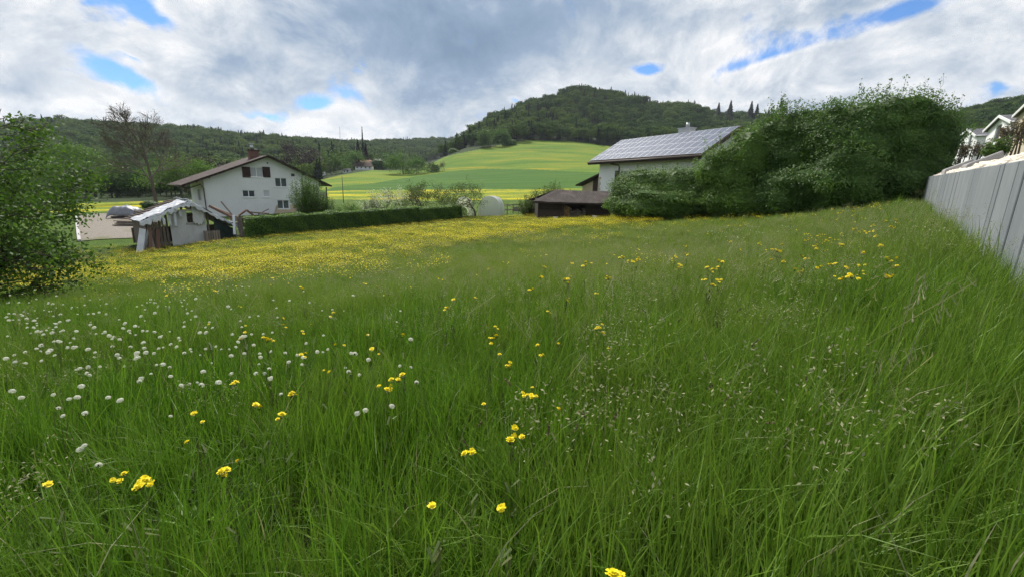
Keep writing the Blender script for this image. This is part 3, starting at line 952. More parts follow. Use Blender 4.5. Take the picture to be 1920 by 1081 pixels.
# tan plinth panel low on the right
a, b, c = pa(511, 402), pa(521, 384.5), pa(590, 383.5)
wl = winA[4]
MB().prism([(a[0], 0, .0), (wl[0] - .12, 0, .0), (wl[0] - .12, 0, b[2]), (b[0], 0, b[2])], (0, -.03, 0), (0, -.004, 0)) \
    .prism([(wl[0] - .12, 0, 0), (wl[1] + .12, 0, 0), (wl[1] + .12, 0, wl[2] - .13), (wl[0] - .12, 0, wl[2] - .13)], (0, -.03, 0), (0, -.004, 0)) \
    .prism([(wl[1] + .12, 0, 0), (WA + .02, 0, 0), (WA + .02, 0, c[2]), (wl[1] + .12, 0, c[2])], (0, -.03, 0), (0, -.004, 0)).build('plinth', M_tan, hA)
# roof: two slopes of tiles, dark soffit, rafters and gutter
mb = MB(); th = .16
yf, yb = -.9, DA + .6
mb.slab([(le[0], yf, le[2]), (apex[0], yf, apex[2]), (apex[0], yb, apex[2]), (le[0], yb, le[2])][::-1], -th)
mb.slab([(apex[0], yf, apex[2]), (re_[0], yf, re_[2]), (re_[0], yb, re_[2]), (apex[0], yb, apex[2])][::-1], -th)
me = mb.mesh('roof', M_tile_br)
uvmap(me, (0, 1, 0), (.92, 0, .38))
roofA = link('roof', me, hA)
m = MB()
for yy in (yf + .03,):
    for p, q in ((le, apex), (apex, re_)):
        m.bar((p[0], yy, p[2] - .12), (q[0], yy, q[2] - .12), .06, .24)
m.build('bargeboard', M_brown, roofA)
for fx in (.16, .30, .62):
    x = le[0] + (apex[0] - le[0]) * fx if fx < .5 else apex[0] + (re_[0] - apex[0]) * .55
    z = topA(x) - .12
    MB().bar((x, yf + .1, z), (x, .05, z), .16, .2).build('rafter', M_dkwood, roofA)
MB().tube([(le[0] - .05, yf, le[2] - .1), (le[0] - .05, yb, le[2] - .1)], .07, 8).build('gutter', M_pipe, roofA)
MB().tube([(le[0], -.5, le[2] - .15), (le[0] + .5, -.3, le[2] - .45), (-.35, -.12, s0 - .75), (-.1, -.1, s0 - 1.2), (-.1, -.1, .2)], .06, 8).build('downpipe', M_pipe, hA)
# chimney
ch = toA(plane_hit(475, 287, np.array(locA) - nA * 3.5, nA))
zc = topA(ch[0]) + .2
chm = MB().box((ch[0] - .55, 3.0, zc - .6), (ch[0] + .55, 4.1, zc + .85)).build('chimney', M_brick, roofA)
MB().box((ch[0] - .66, 2.9, zc + .85), (ch[0] + .66, 4.2, zc + .98)).build('chimney_slab', M_brown, chm)
MB().tube([(ch[0] - .15, 3.5, zc + .98), (ch[0] - .15, 3.5, zc + 1.65)], .2, 10).tube([(ch[0] - .15, 3.5, zc + 1.7), (ch[0] - .15, 3.5, zc + 1.78)], .27, 10).box((ch[0] + .2, 3.3, zc + .98), (ch[0] + .5, 3.7, zc + 1.15)).build('flue', M_metal, chm)
# post that carries the long right eave
MB().bar((re_[0] - .35, .3, .0), (re_[0] - .35, .3, re_[2] - .28), .14).build('post', M_dkwood, hA)

# ---------- house with the solar roof
eL, eR = at(1103, 304, 52), at(1335, 290.5, 37.5)
dB = (eR - eL)[:2]; rzB = math.atan2(dB[1], dB[0])
locB = (eL[0], eL[1], gz(eL[0], eL[1]) - .4)
hB = empty('house', locB, rzB)
tag(hB, 'white house with solar panels over its roof, partly behind the big hedge', 'house')
xB, yB, toB = frame_of(locB, rzB)
zE = eL[2] - locB[2]
rL = toB(plane_hit(1166, 263, eL, xB))
LB = toB(plane_hit(1391, 243, np.array(locB) + yB * rL[1], yB))[0]
rise, run = rL[2] - zE, rL[1]
LE = LB + .0
print('houseB', np.linalg.norm(dB), rL, LB, zE, math.degrees(math.atan2(rise, run)))
mb = MB()
mb.slab([(0, 0, zE), (LE, 0, zE), (LB, run, zE + rise), (0, run, zE + rise)], .2)
mb.slab([(0, run, zE + rise), (LB, run, zE + rise), (LE, 2 * run, zE), (0, 2 * run, zE)], .2)
me = mb.mesh('roof', M_tile_br); uvmap(me, (1, 0, 0), (0, .85, .5)); roofB = link('roof', me, hB)
MB().box((0, -.06, zE - .34), (LE, -.005, zE - .02)).build('fascia', M_dkwood, roofB)
MB().tube([(0, -.13, zE - .1), (LE, -.13, zE - .1)], .07, 8).build('gutter', M_pipe, roofB)
MB().bar((LE + .03, -.05, zE - .12), (LE + .03, run, zE + rise - .12), .05, .3).build('bargeboard', M_dkwood, roofB)
# solar panels, each one a part
def pv_mat(t):
    co = t.node('ShaderNodeTexCoord').outputs['Object']
    n = t.noise(co, .5, 3, .5)
    return bsdf(t, t.ramp(n, [(.3, (.030, .042, .085)), (.7, (.045, .060, .11))]), .22, .7)
M_pv = material('solar_glass', pv_mat)
M_alu = plain('aluminium_frame', (.34, .36, .39), .4, .05, 1.0, metal=.3)
NC, NR = 18, 4
sl = math.hypot(rise, run)
cw, chh = (LB - .25) / NC, (sl - .35) / NR
g = .008
mb = MB()
mb.box((g, g, 0), (cw - g, chh - g, .035)); nfr = len(mb.f)
mb.add([(g + .018, g + .018, .0355), (cw - g - .018, g + .018, .0355), (cw - g - .018, chh - g - .018, .0355), (g + .018, chh - g - .018, .0355)], [(0, 1, 2, 3)])
pme = mb.mesh('solar_panel', [M_alu, M_pv])
for p in pme.polygons:
    if abs(p.center.z - .0355) < 1e-4: p.material_index = 1
tilt = math.atan2(rise, run)
for c in range(NC):
    for r_ in range(NR):
        o = link('solar_panel', pme, hB)
        v = .18 + r_ * chh
        o.location = (.12 + c * cw, v * math.cos(tilt) - .045 * math.sin(tilt), zE + v * math.sin(tilt) + .045 * math.cos(tilt))
        o.rotation_euler = (tilt + rng.normal() * .002, rng.normal() * .002, 0)
# walls below
wx0, wy0 = 1.0, .9
zt = zE + wy0 * math.tan(tilt) - .22
wh = toB(plane_hit(1170, 335, np.array(locB) + yB * wy0, yB))
def pb(px, py): return toB(plane_hit(px, py, np.array(locB) + yB * wy0, yB))
hwin = [(pb(1162.5, 325)[0], pb(1175, 325)[0]), (pb(1176.5, 325)[0], pb(1192, 325)[0]), (pb(1196.5, 325)[0], pb(1209, 325)[0])]
zw1 = pb(1170, 320)[2]; zw0 = zw1 - 1.25
holes = [(hwin[0][0], hwin[1][1], zw0, zw1)]
mb = MB(); holed_wall(mb, [wx0, LB - .9], 0, lambda x: zt, holes, wy0)
yB1 = 2 * run - .9
mb.add([(wx0, wy0, 0), (wx0, yB1, 0), (wx0, yB1, zt), (wx0, run, zE + rise - .25), (wx0, wy0, zt)], [(0, 1, 2, 3, 4)])
mb.add([(LB - .9, wy0, 0), (LB - .9, yB1, 0), (LB - .9, yB1, zt), (LB - .9, run, zE + rise - .25), (LB - .9, wy0, zt)], [(0, 1, 2, 3, 4)])
mb.add([(wx0, yB1, 0), (LB - .9, yB1, 0), (LB - .9, yB1, zt), (wx0, yB1, zt)], [(0, 1, 2, 3)])
mb.build('wall', M_white2, hB)
window(hB, *holes[0], y=wy0, panes=2)
for x0 in (hwin[0][0] - .75, hwin[1][1] + .06, hwin[1][1] + .9):
    m = MB().box((x0, wy0 - .06, zw0), (x0 + .68, wy0 - .01, zw1))
    for k in range(9):
        z = zw0 + .1 + (zw1 - zw0 - .2) * (k + .5) / 9
        m.box((x0 + .06, wy0 - .085, z - .035), (x0 + .62, wy0 - .062, z + .035))
    m.build('shutter', M_brown, hB)
px_ = pb(1161, 330)[0]
MB().tube([(px_ - .6, -.1, zE - .2), (px_ - .5, .0, zE - .35), (px_ - .1, wy0 - .12, zt - .75), (px_, wy0 - .1, zt - 1.0), (px_, wy0 - .1, .3)], .06, 8).build('downpipe', M_pipe, hB)
for k in range(14):
    w = .42 if k % 2 else .26
    MB().box((wx0 - .03, wy0 - .03, .2 + k * .31), (wx0 + w, wy0 + .05, .2 + k * .31 + .28)).build('quoin', M_quoin, hB) if .2 + k * .31 + .28 < zt else None
cb = toB(plane_hit(1287, 246, np.array(locB) + yB * (run + .6), yB))
chm = MB().box((cb[0] - .7, run + .2, zE + rise - .5), (cb[0] + .7, run + 1.1, zE + rise + .45)).build('chimney', M_metal, roofB)
MB().box((cb[0] - .8, run + .1, zE + rise + .45), (cb[0] + .8, run + 1.2, zE + rise + .52)).tube([(cb[0] + .1, run + .6, zE + rise + .52), (cb[0] + .1, run + .6, zE + rise + 1.0)], .18, 8).build('flue', M_metal, chm)
# low annexe to its left: tan wall, brown door, mono-pitch roof
pan = np.array(locB) + yB * 2.2
def pq(px, py): return toB(plane_hit(px, py, pan, yB))
a0, a1, a2 = pq(1089, 347), pq(1127, 322), pq(1092, 352)
an = MB()
an.add([(a2[0], 2.2, 0), (wx0, 2.2, 0), (wx0, 2.2, a1[2] - .2), (a2[0], 2.2, a0[2] - .15)], [(0, 1, 2, 3)])
an.add([(a2[0], 2.2, 0), (a2[0], 8, 0), (a2[0], 8, a0[2] - .15), (a2[0], 2.2, a0[2] - .15)], [(0, 1, 2, 3)])
anx = an.build('annexe', M_tan, hB)
MB().slab([(a0[0] - .2, 1.5, a0[2]), (wx0 - .02, 1.5, a1[2]), (wx0 - .02, 8.3, a1[2]), (a0[0] - .2, 8.3, a0[2])], .16).build('annexe_roof', M_dkwood, anx)
d0, d1 = pq(1113, 345)[0], pq(1124.5, 345)[0]
MB().box((d0, 2.1, 0), (d1, 2.18, a1[2] - .55)).build('door', M_brown, anx)

# ---------- open wood shed
eS0, eS1 = at(999, 377, 40), at(1150, 381, 40)
rzC = math.atan2((eS1 - eS0)[1], (eS1 - eS0)[0]) + .05
locC = (eS0[0], eS0[1], gz(eS0[0] + 3, eS0[1]) - .1)
hC = empty('shed', locC, rzC)
tag(hC, 'low dark timber wood shed with shingled roof and open firewood bay', 'shed')
xC, yC, toC = frame_of(locC, rzC)
def pc(px, py, y=0.0): return toC(plane_hit(px, py, np.array(locC) + yC * y, yC))
ze = pc(1000, 377)[2]; LC = pc(1153, 381)[0]
rC = pc(1042, 355.5, 2.6); zr = rC[2]
print('shed', LC, ze, zr, rC, locC)
mb = MB(); nseg = 12
for k in range(nseg):
    x0, x1 = LC * k / nseg, LC * (k + 1) / nseg
    sg = lambda x: -.05 * math.sin(math.pi * x / LC) + .02 * math.sin(3.1 * x)
    t0, t1 = 1.9 * (1 - .0 * x0), 1.9
    f0 = rC[0] * 1.0
    m0, m1 = (f0 + (LC - f0) * k / nseg), (f0 + (LC - f0) * (k + 1) / nseg)
    mb.slab([(x0, 0, ze + sg(x0)), (x1, 0, ze + sg(x1)), (m1, 2.6, zr + sg(x1)), (m0, 2.6, zr + sg(x0))], .1)
    mb.slab([(m0, 2.6, zr + sg(x0)), (m1, 2.6, zr + sg(x1)), (x1, 5.2, ze + sg(x1)), (x0, 5.2, ze + sg(x0))], .1)
me = mb.mesh('roof', M_tile_dk); uvmap(me, (1, 0, 0), (0, .9, .4)); rf = link('roof', me, hC)
MB().bar((0, .02, ze - .12), (LC, .02, ze - .12), .06, .16).build('fascia', M_dkwood, rf)
b0, b1 = pc(1056, 390, .7)[0], pc(1100, 390, .7)[0]
bl, br_ = pc(1010, 390, .7)[0], LC - .25
for x0, x1 in ((bl, b0), (b1, br_)):                                    # plank walls, each board a part
    n = max(3, int((ze - .1) / .21))
    for k in range(n):
        z = .05 + k * .21
        MB().box((x0, .66 + .02 * (k % 2), z), (x1, .74, z + .205)).build('plank', M_dkwood, hC)
for x in (bl, b0, b1, br_):
    MB().box((x - .08, .56, 0), (x + .08, .64, ze + .1)).build('post', M_dkwood, hC)
MB().box((bl, 4.4, 0), (br_, 4.5, ze + .3)).box((bl - .02, .8, 0), (bl + .04, 4.4, ze + .2)).box((br_ - .04, .8, 0), (br_ + .02, 4.4, ze + .2)).build('back_wall', M_dkwood, hC)
MB().box((bl - .1, .2, -.1), (br_, .5, .12)).build('sill_beam', M_barewood, hC)
# stacked firewood in the bay
wp = tag(empty('firewood_stack', tuple(np.array(locC) + xC * b0 + yC * .9)), 'split firewood logs stacked in the open bay of the dark shed', 'firewood')
wp.rotation_euler = (0, 0, rzC)
lg = [MB().tube([(0, 0, 0), (0, .9, 0)], r0, n0).mesh('log', M_fresh if q < 2 else M_barewood) for q, (r0, n0) in enumerate(((.10, 5), (.12, 4), (.09, 6), (.11, 5)))]
bw = b1 - b0
for ix in range(int(bw / .22)):
    colh = (ze - .3) * (1.0 if ix < 3 else rng.uniform(.55, .95))
    for iz in range(int(colh / .2)):
        o = link('log', lg[(0 if ix < 3 or (ix > 7 and iz > 4) else 2) + rng.integers(0, 2)], wp)
        o.location = (.12 + ix * .22 + rng.normal() * .02, rng.uniform(-.08, .12), .12 + iz * .2 + .1 * (ix % 2)); o.rotation_euler = (0, rng.uniform(0, 6), rng.normal() * .04)
for k, px in enumerate((1041, 1114)):
    p = ground_hit(px, 403, .05, 20)
    o = MB().tube([(0, 0, 0), (0, 0, .25)], [.16, .2], 10).tube([(0, 0, .25), (0, 0, .28)], [.23, .23], 10).build('bucket', M_frame)
    q = np.array(locC) + xC * pc(px, 402)[0] - yC * .25
    o.location = (q[0], q[1], gz(q[0], q[1])); tag(o, ('small white bucket at the foot of the shed, left of the firewood', 'small white bucket at the foot of the shed, right of the firewood')[k], 'bucket')

# ---------- row of new houses above the wall
def new_house(Yk, pk, pl, pyk, peave, papex, w, Lr, wallm, label, wins):
    """gable towards the meadow, ridge running into the slope; K is the corner nearest the camera"""
    K = at(pk, pyk, Yk)
    best = None
    for th in np.radians(np.arange(20, 100, .25)):                      # turn of the gable that spans the photo's width
        q = K + w * np.array([math.cos(th), math.sin(th), 0])
        e = abs(project(q)[0][0] - pl)
        if best is None or e < best[0]: best = (e, th)
    th = best[1]
    rz = th + math.pi
    zb = K[2] - 3.0
    loc = (K[0], K[1], zb)
    h = empty('house', loc, rz); tag(h, label, 'house', 'new houses above the retaining wall')
    X, Yv, to = frame_of(loc, rz)
    def pp(px, py): return to(plane_hit(px, py, np.array(loc), Yv))
    def zat(x, py):
        """height on the gable line at local x seen at photo row py"""
        lo, hi = -6.0, 20.0
        for _ in range(40):
            m = (lo + hi) / 2; P = np.array(loc) + X * x + np.array([0, 0, m])
            if project(P)[0][1] > py: lo = m
            else: hi = m
        return m
    xa = -w / 2
    ze_, za = zat(-w, peave[1]), zat(xa, papex[1])
    top = lambda x: ze_ + (za - ze_) * (1 - abs(x - xa) / (w / 2)) - .1
    print(label, 'turn', math.degrees(th), 'eave', ze_, 'apex', za, loc)
    hs = [(-w * a, -w * b, ze_ + c, ze_ + d) for a, b, c, d in wins]
    mb = MB(); holed_wall(mb, [-w, xa, 0], -4, top, hs, 0)
    sh = [(1.2, 2.3, ze_ - 2.2, ze_ - .6), (4.5, 6.0, ze_ - 2.2, ze_ - .6)]
    m2 = MB(); holed_wall(m2, [0, Lr], -4, lambda q: ze_ - .1, sh, 0)
    mb.add([(-p[1] + 0, p[0], p[2]) for p in m2.v], m2.f)
    mb.add([(-w, 0, -4), (-w, Lr, -4), (-w, Lr, ze_ - .1), (-w, 0, ze_ - .1)], [(0, 1, 2, 3)])
    mb.add([(-w, Lr, -4), (0, Lr, -4), (0, Lr, ze_ - .1), (xa, Lr, za - .1), (-w, Lr, ze_ - .1)], [(0, 1, 2, 3, 4)])
    mb.build('wall', wallm, h)
    for q in hs: window(h, *q, panes=1, sill=False)
    for q in sh:
        wi = window(h, *q, panes=2, sill=False)
        for o in [wi] + list(wi.children):
            for v in o.data.vertices: v.co = (-v.co[1], v.co[0], v.co[2])
    ov, k = .35, (za - ze_) / (w / 2)
    m = MB()
    m.slab([(ov, -.3, ze_ - ov * k), (ov, Lr + .3, ze_ - ov * k), (xa, Lr + .3, za), (xa, -.3, za)], .18)
    m.slab([(xa, -.3, za), (xa, Lr + .3, za), (-w - ov, Lr + .3, ze_ - ov * k), (-w - ov, -.3, ze_ - ov * k)], .18)
    me = m.mesh('roof', M_slate); uvmap(me, (0, 1, 0), (.9, 0, .4)); rf = link('roof', me, h)
    m = MB()
    for x1 in (ov, -w - ov):
        m.bar((x1, -.33, ze_ - ov * k - .1), (xa, -.33, za - .1), .06, .26)
    m.build('bargeboard', M_frame, rf)
    MB().tube([(ov + .06, -.3, ze_ - ov * k - .08), (ov + .06, Lr + .3, ze_ - ov * k - .08)], .07, 8).build('gutter', M_alu, rf)
    return h
new_house(58, 1826, 1790, 285, (1793, 263), (1808, 242), 6.5, 7, M_white2, 'small white gabled house at the far end of the row above the wall', [(.82, .66, -2.3, -.4), (.42, .28, -1.4, .1)])
new_house(46, 1889, 1842, 275, (1845, 243), (1866, 216), 7.0, 7, M_white2, 'white gabled house with slate roof in the middle of the row above the wall', [(.66, .44, -1.7, .1)])
new_house(37, 1965, 1896, 250, (1898, 214), (1928, 176), 8.0, 8, M_beige, 'beige gabled house nearest the camera above the wall, cut by the frame edge', [(.72, .48, -2.2, -.2)])
# grey concrete slabs on the bank
def slab_block(px0, px1, y0, y1, Y, label):
    a = at(px0, y1, Y); b = at(px1, y0, Y + 1.0)
    m = MB()
    P = [a + (0, 0, -1.2), a + np.array([2.6, -1.2, -1.0]), a + np.array([5.2, 1.8, -.8]), a + np.array([2.4, 2.4, -1.0])]
    w = np.array([WN[0], WN[1], 0]); d = np.array([WD[0], WD[1], 0])
    L = np.linalg.norm((b - a)[:2])
    base = a + np.array([0, 0, -.5])
    m.hexa([base, base + w * 1.0, base + w * 1.0 + d * 1.9, base + d * 1.9,
            a + (0, 0, .08), a + w * .75 + (0, 0, .5), a + w * .75 + d * 1.7 + (0, 0, .5), a + d * 1.6 + (0, 0, .12)])
    o = m.build('concrete_block', M_conc2)
    bv = o.modifiers.new('bevel', 'BEVEL'); bv.width = .06; bv.segments = 2
    tag(o, label, 'concrete block')
slab_block(1771, 1830, 293, 321, 18.5, 'long grey concrete block lying on the stones at the wall end')
slab_block(1812, 1850, 284, 312, 15.0, 'shorter grey concrete block on the stones beside the green juniper')
# ------------------------------------------------------------------ trees, shrubs, hedges
L_fresh = leafy('fresh_leaf', (.038, .092, .014), (.100, .180, .030), .40)
L_lime = leafy('lime_leaf', (.052, .122, .016), (.130, .225, .034), .40)
L_dark = leafy('dark_leaf', (.022, .056, .013), (.056, .112, .022), .30)
L_hedge = leafy('hedge_leaf', (.042, .100, .018), (.125, .220, .034), .32)
L_hazel = leafy('hazel_leaf', (.040, .098, .018), (.105, .195, .036), .40)
L_bud = leafy('young_bud', (.075, .070, .042), (.110, .120, .048), .3)
L_maroon = leafy('copper_leaf', (.026, .020, .020), (.050, .036, .030), .2)
L_needle = leafy('spruce_needle', (.010, .024, .011), (.024, .046, .018), .1)
L_silver = leafy('silver_leaf', (.085, .115, .060), (.160, .190, .110), .3)
L_brown = leafy('brown_shrub_leaf', (.095, .090, .055), (.200, .165, .110), .35)
L_white = leafy('white_blossom', (.45, .45, .38), (.62, .62, .55), .3)
L_apple = leafy('orchard_leaf', (.050, .085, .022), (.110, .150, .040), .38)

def root_at(name, px, Y, label, cat, group=None, dx=0.0):
    p = at(px, 400, Y)
    return tag(empty(name, (p[0] + dx, p[1], gz(p[0] + dx, p[1]))), label, cat, group)

def tip_leaves(tips, n, spread, size, lv=1):
    T = [t for t in tips if t[2] <= lv]
    c = np.array([t[0] for t in T]); d = np.array([t[1] for t in T])
    k = rng.integers(0, len(T), n)
    P = c[k] + rng.normal(size=(n, 3)) * spread
    N = unit(n) + np.array([0, 0, .5])
    return P, N, size * rng.uniform(.7, 1.3, n)

def tree(name, px, Y, pytop, label, mat, leaves=2500, leaf=.3, spread=None, wid=.5, levels=3, kids=(3, 5), ang=(30, 65), trunk=.03, clear=.3, bark=None, group=None, lobed=False, cat='tree', up=.15, twist=.2, minr=.0008):
    """tapered trunk with limbs; leaves gather in clumps round the branch ends"""
    r = root_at(name, px, Y, label, cat, group)
    H = max(at(px, pytop, Y)[2] - r.location.z, 1.0)
    out, tips = [], []
    lean = rng.normal(size=3) * .06
    grow((0, 0, -.2), np.array([lean[0], lean[1], 1]), H * .72, H * trunk, levels, out, tips, twist, up, kids, ang, (.45 * wid / .5, .62 * wid / .5), clear)
    zmax = max(t[0][2] for t in tips)
    f = H * .97 / zmax
    out = [([p * np.array([1, 1, f]) for p in pts], rad, lv) for pts, rad, lv in out]
    tips = [(p * np.array([1, 1, f]), d, lv) for p, d, lv in tips]
    limbs_mesh('trunk', out, bark or M_bark, r, minr=H * minr)
    if leaves:
        P, N, S = tip_leaves(tips, leaves, spread or H * .045, leaf)
        P[:, 2] = np.maximum(P[:, 2], H * .05)
        crown('crown', P, N, S, mat, r, .7)
    return r

# big leafy tree cut by the left edge of the frame
T0 = tag(empty('tree', (-12.3, 8.6, gz(-12.3, 8.6))), 'leafy green tree at the left edge of the meadow, cut by the frame', 'tree')
out, tips = [], []
for a in range(9):
    th = a * .75 + rng.normal() * .2
    grow((.15 * math.cos(th), .15 * math.sin(th), -.1), (math.cos(th) * .42 + .05, math.sin(th) * .42, 1.0), rng.uniform(3.3, 4.1), .05, 3, out, tips, .4, .1, (4, 6), (25, 70), (.42, .62), .12)
for a in range(7):                                                       # low drooping whips
    th = rng.uniform(-1.4, .9)
    grow((.3 * math.cos(th), .3 * math.sin(th), .5), (math.cos(th), math.sin(th), .25), rng.uniform(1.5, 2.1), .02, 1, out, tips, .5, -.5, (3, 5), (20, 50), (.4, .6), .3)
grow((0, 0, 1.6), (-.12, -.05, 1.0), 4.0, .04, 1, out, tips, .2, .2, (3, 4), (20, 40), (.15, .3), .5)
limbs_mesh('trunk', out, M_bark, T0, .007)
P, N, S = tip_leaves(tips, 30000, .17, .085)
k = (P[:, 2] < 4.3) | (P[:, 0] < -.6)
P, N, S = P[k], N[k], S[k]
crown('crown', P, N, S, L_fresh, T0, .6)

# trees beyond the driveway on the left
rng = np.random.default_rng(1234)
tree('tree', 296, 88, 190, 'tall nearly bare tree with thin brown twigs beside the white house', L_bud, 4200, .13, .3, .62, 4, (5, 7), (22, 52), .018, .26, twist=.10, minr=.0014)
GL = 'trees in front of the ridge forest on the left'
tree('tree', 165, 112, 272, 'yellow-green spreading tree left of the bare tree', L_lime, 8000, .36, .75, .8, 3, (4, 6), (35, 75), .022, .25, group=GL)
tree('tree', 345, 120, 293, 'bright lime-green bushy tree behind the roof eave of the white house', L_lime, 8000, .36, .8, .8, 3, (4, 6), (35, 75), .022, .2, group=GL)
tree('tree', 215, 135, 300, 'dull green leafy tree between the lime tree and the bare tree', L_dark, 6000, .42, .9, .8, 3, (4, 6), (35, 75), .022, .15, group=GL)
tree('tree', 110, 130, 300, 'dark leafy tree just right of the frame-edge tree', L_dark, 6000, .42, .9, .8, 3, (4, 6), (35, 75), .022, .15, group=GL)
tree('tree', 40, 120, 290, 'dark tree standing behind the frame-edge tree', L_dark, 6000, .42, .9, .8, 3, (4, 6), (35, 75), .022, .15, group=GL)
tree('tree', 400, 150, 296, 'dark copper tree behind the ridge of the white house roof', L_maroon, 6000, .42, .8, .7, 3, (4, 6), (30, 70), .02, .15, group=GL)
tree('tree', 268, 140, 330, 'low dark tree below the bare tree crown', L_dark, 5000, .42, .9, .9, 3, (4, 6), (35, 75), .022, .12, group=GL)

def shrub(name, lobes_px, label, mat, dens=520, leaf=.12, cat='shrub', group=None, depth=.2, shoots=0, shoot_len=1.0, aspect=.6, shoot_lobe=None, up=.35, core=.82):
    """lobes_px: (px, py, Y, half width px, half height px); a leafy mass with stems and free shoots"""
    L = []
    for px, py, Y, hx, hz in lobes_px:
        c = at(px, py, Y)
        k = np.linalg.norm(c - CAM) / FPX
        k = k * abs(np.dot((c - CAM) / np.linalg.norm(c - CAM), _F))
        L.append((c, (hx * k, hx * k * .85, hz * k)))
    cx = np.mean([l[0] for l in L], 0)
    base = np.array([cx[0], cx[1], gz(cx[0], cx[1])])
    r = tag(empty(name, tuple(base)), label, cat, group)
    L = [(c - base, rr) for c, rr in L]
    P, D = lobe_leaves(L, dens * 3.6 * (.12 / leaf) ** 2, depth)
    ok = P[:, 2] + base[2] > ground_z(P[:, 0] + base[0], P[:, 1] + base[1]) + .02
    P, D = P[ok], D[ok]
    SP, SN = [], []
    mb = MB()
    for c, rr in L:                                                      # stems from the ground into each lobe
        for q in range(3):
            e = c + rng.normal(size=3) * np.array(rr) * .35
            b0 = np.array([e[0] * .7, e[1] * .7, 0]); b0[2] = gz(base[0] + b0[0], base[1] + b0[1]) - base[2] - .1
            mid = (b0 + e) / 2 + rng.normal(size=3) * .15
            MB().tube([b0, mid, e], [.06, .045, .02], 5, False).build('stem', M_bark, r)
    for q in range(shoots):
        c, rr = L[shoot_lobe if shoot_lobe is not None else rng.integers(0, len(L))]
        d = unit(1)[0]; d[2] = abs(d[2]) * .8 + .45; d /= np.linalg.norm(d)
        s = c + d * np.array(rr) * .92
        g = d * .5 + np.array([rng.normal() * .2, rng.normal() * .2, .9]); g /= np.linalg.norm(g)
        ln = shoot_len * rng.uniform(.35, 1.1)
        e = s + g * ln
        m = (s + e) / 2 + rng.normal(size=3) * ln * .06
        mb.tube([s - g * .3, m, e], [.012, .008, .004], 3, False)
        n = int(18 * ln / .5 * (.12 / leaf) * .5) + 4
        t = rng.random(n)[:, None]
        SP.append(s + (e - s) * t + rng.normal(size=(n, 3)) * leaf * .55); SN.append(unit(n) + g * .3)
    if mb.v: mb.build('twigs', M_bark, r)['kind'] = 'stuff'
    if core:
        cb = bmesh.new()
        for c, rr in L:
            q = bmesh.ops.create_icosphere(cb, subdivisions=3, radius=1.0)['verts']
            d = np.array([v.co for v in q]); k = lumpy(d, 3.1, float(c[0] * 3 + c[2])) * core
            for v, dd, kk in zip(q, d, k): v.co = Vector(c + dd * np.array(rr) * kk)
        me = bpy.data.meshes.new('inner_foliage'); cb.to_mesh(me); cb.free(); me.materials.append(mat)
        ta = me.attributes.new('tint', 'FLOAT', 'POINT'); ta.data.foreach_set('value', rng.random(len(me.vertices)).astype(np.float32) * .6)
        link('inner_foliage', me, r)
    if SP:
        P = np.concatenate([P] + SP); D = np.concatenate([D] + SN)
    N = D + rng.normal(size=D.shape) * .5 + np.array([0, 0, up])
    zt = (P[:, 2] - P[:, 2].min()) / np.ptp(P[:, 2])
    patch = .5 + .5 * np.sin(P[:, 0] * 1.7 + P[:, 2] * 2.3) * np.sin(P[:, 1] * 1.9 - P[:, 2] * 1.1)
    tint = np.clip(.15 + .45 * rng.random(len(P)) + .4 * patch, 0, 1)
    crown('crown', P, N, leaf * rng.uniform(.65, 1.35, len(P)), mat, r, aspect, tint)
    print(name, px, len(P))
    return r
GB = 'tall shrubs at the end of the retaining wall'
shrub('shrub', [(1400, 305, 31, 48, 62), (1372, 345, 31, 50, 60), (1425, 275, 32, 40, 42), (1395, 380, 30.5, 70, 40), (1350, 320, 31.5, 40, 45)], 'lighter green tall shrub against the solar roof', L_lime, 620, .12, group=GB, shoots=60, shoot_len=1.0)
shrub('shrub', [(1500, 300, 30, 62, 78), (1470, 260, 30.5, 48, 45), (1520, 255, 30, 50, 50), (1480, 365, 29, 75, 55)], 'mid-green feathery tall shrub between the light one and the biggest', L_hazel, 760, .12, group=GB, shoots=80, shoot_len=1.0, shoot_lobe=1)
shrub('shrub', [(1612, 275, 28, 90, 90), (1690, 262, 27.5, 82, 88), (1735, 290, 27, 52, 85), (1580, 345, 27, 90, 70), (1685, 345, 26.5, 72, 62), (1560, 260, 28.5, 60, 60)], 'biggest dark green shrub, dome-shaped, touching the end of the wall', L_hazel, 760, .12, group=GB, shoots=170, shoot_len=1.1)
shrub('shrub', [(1458, 225, 33, 12, 16)], 'thin upright sapling rising above the tall shrubs', L_fresh, 160, .13, group=GB, shoots=26, shoot_len=1.1, depth=.5, core=0)
shrub('hedge', [(1205, 365, 35, 58, 46), (1265, 362, 34.5, 60, 46), (1318, 358, 34, 50, 50), (1175, 380, 35.2, 40, 32), (1232, 382, 34.2, 85, 38), (1300, 380, 33.5, 60, 38), (1188, 352, 35.3, 42, 30), (1240, 347, 34.8, 48, 28), (1298, 343, 34.3, 46, 28)], 'rounded bright hedge beside the wood shed, below the solar roof', L_hedge, 700, .11, cat='hedge', shoots=70, shoot_len=.7)

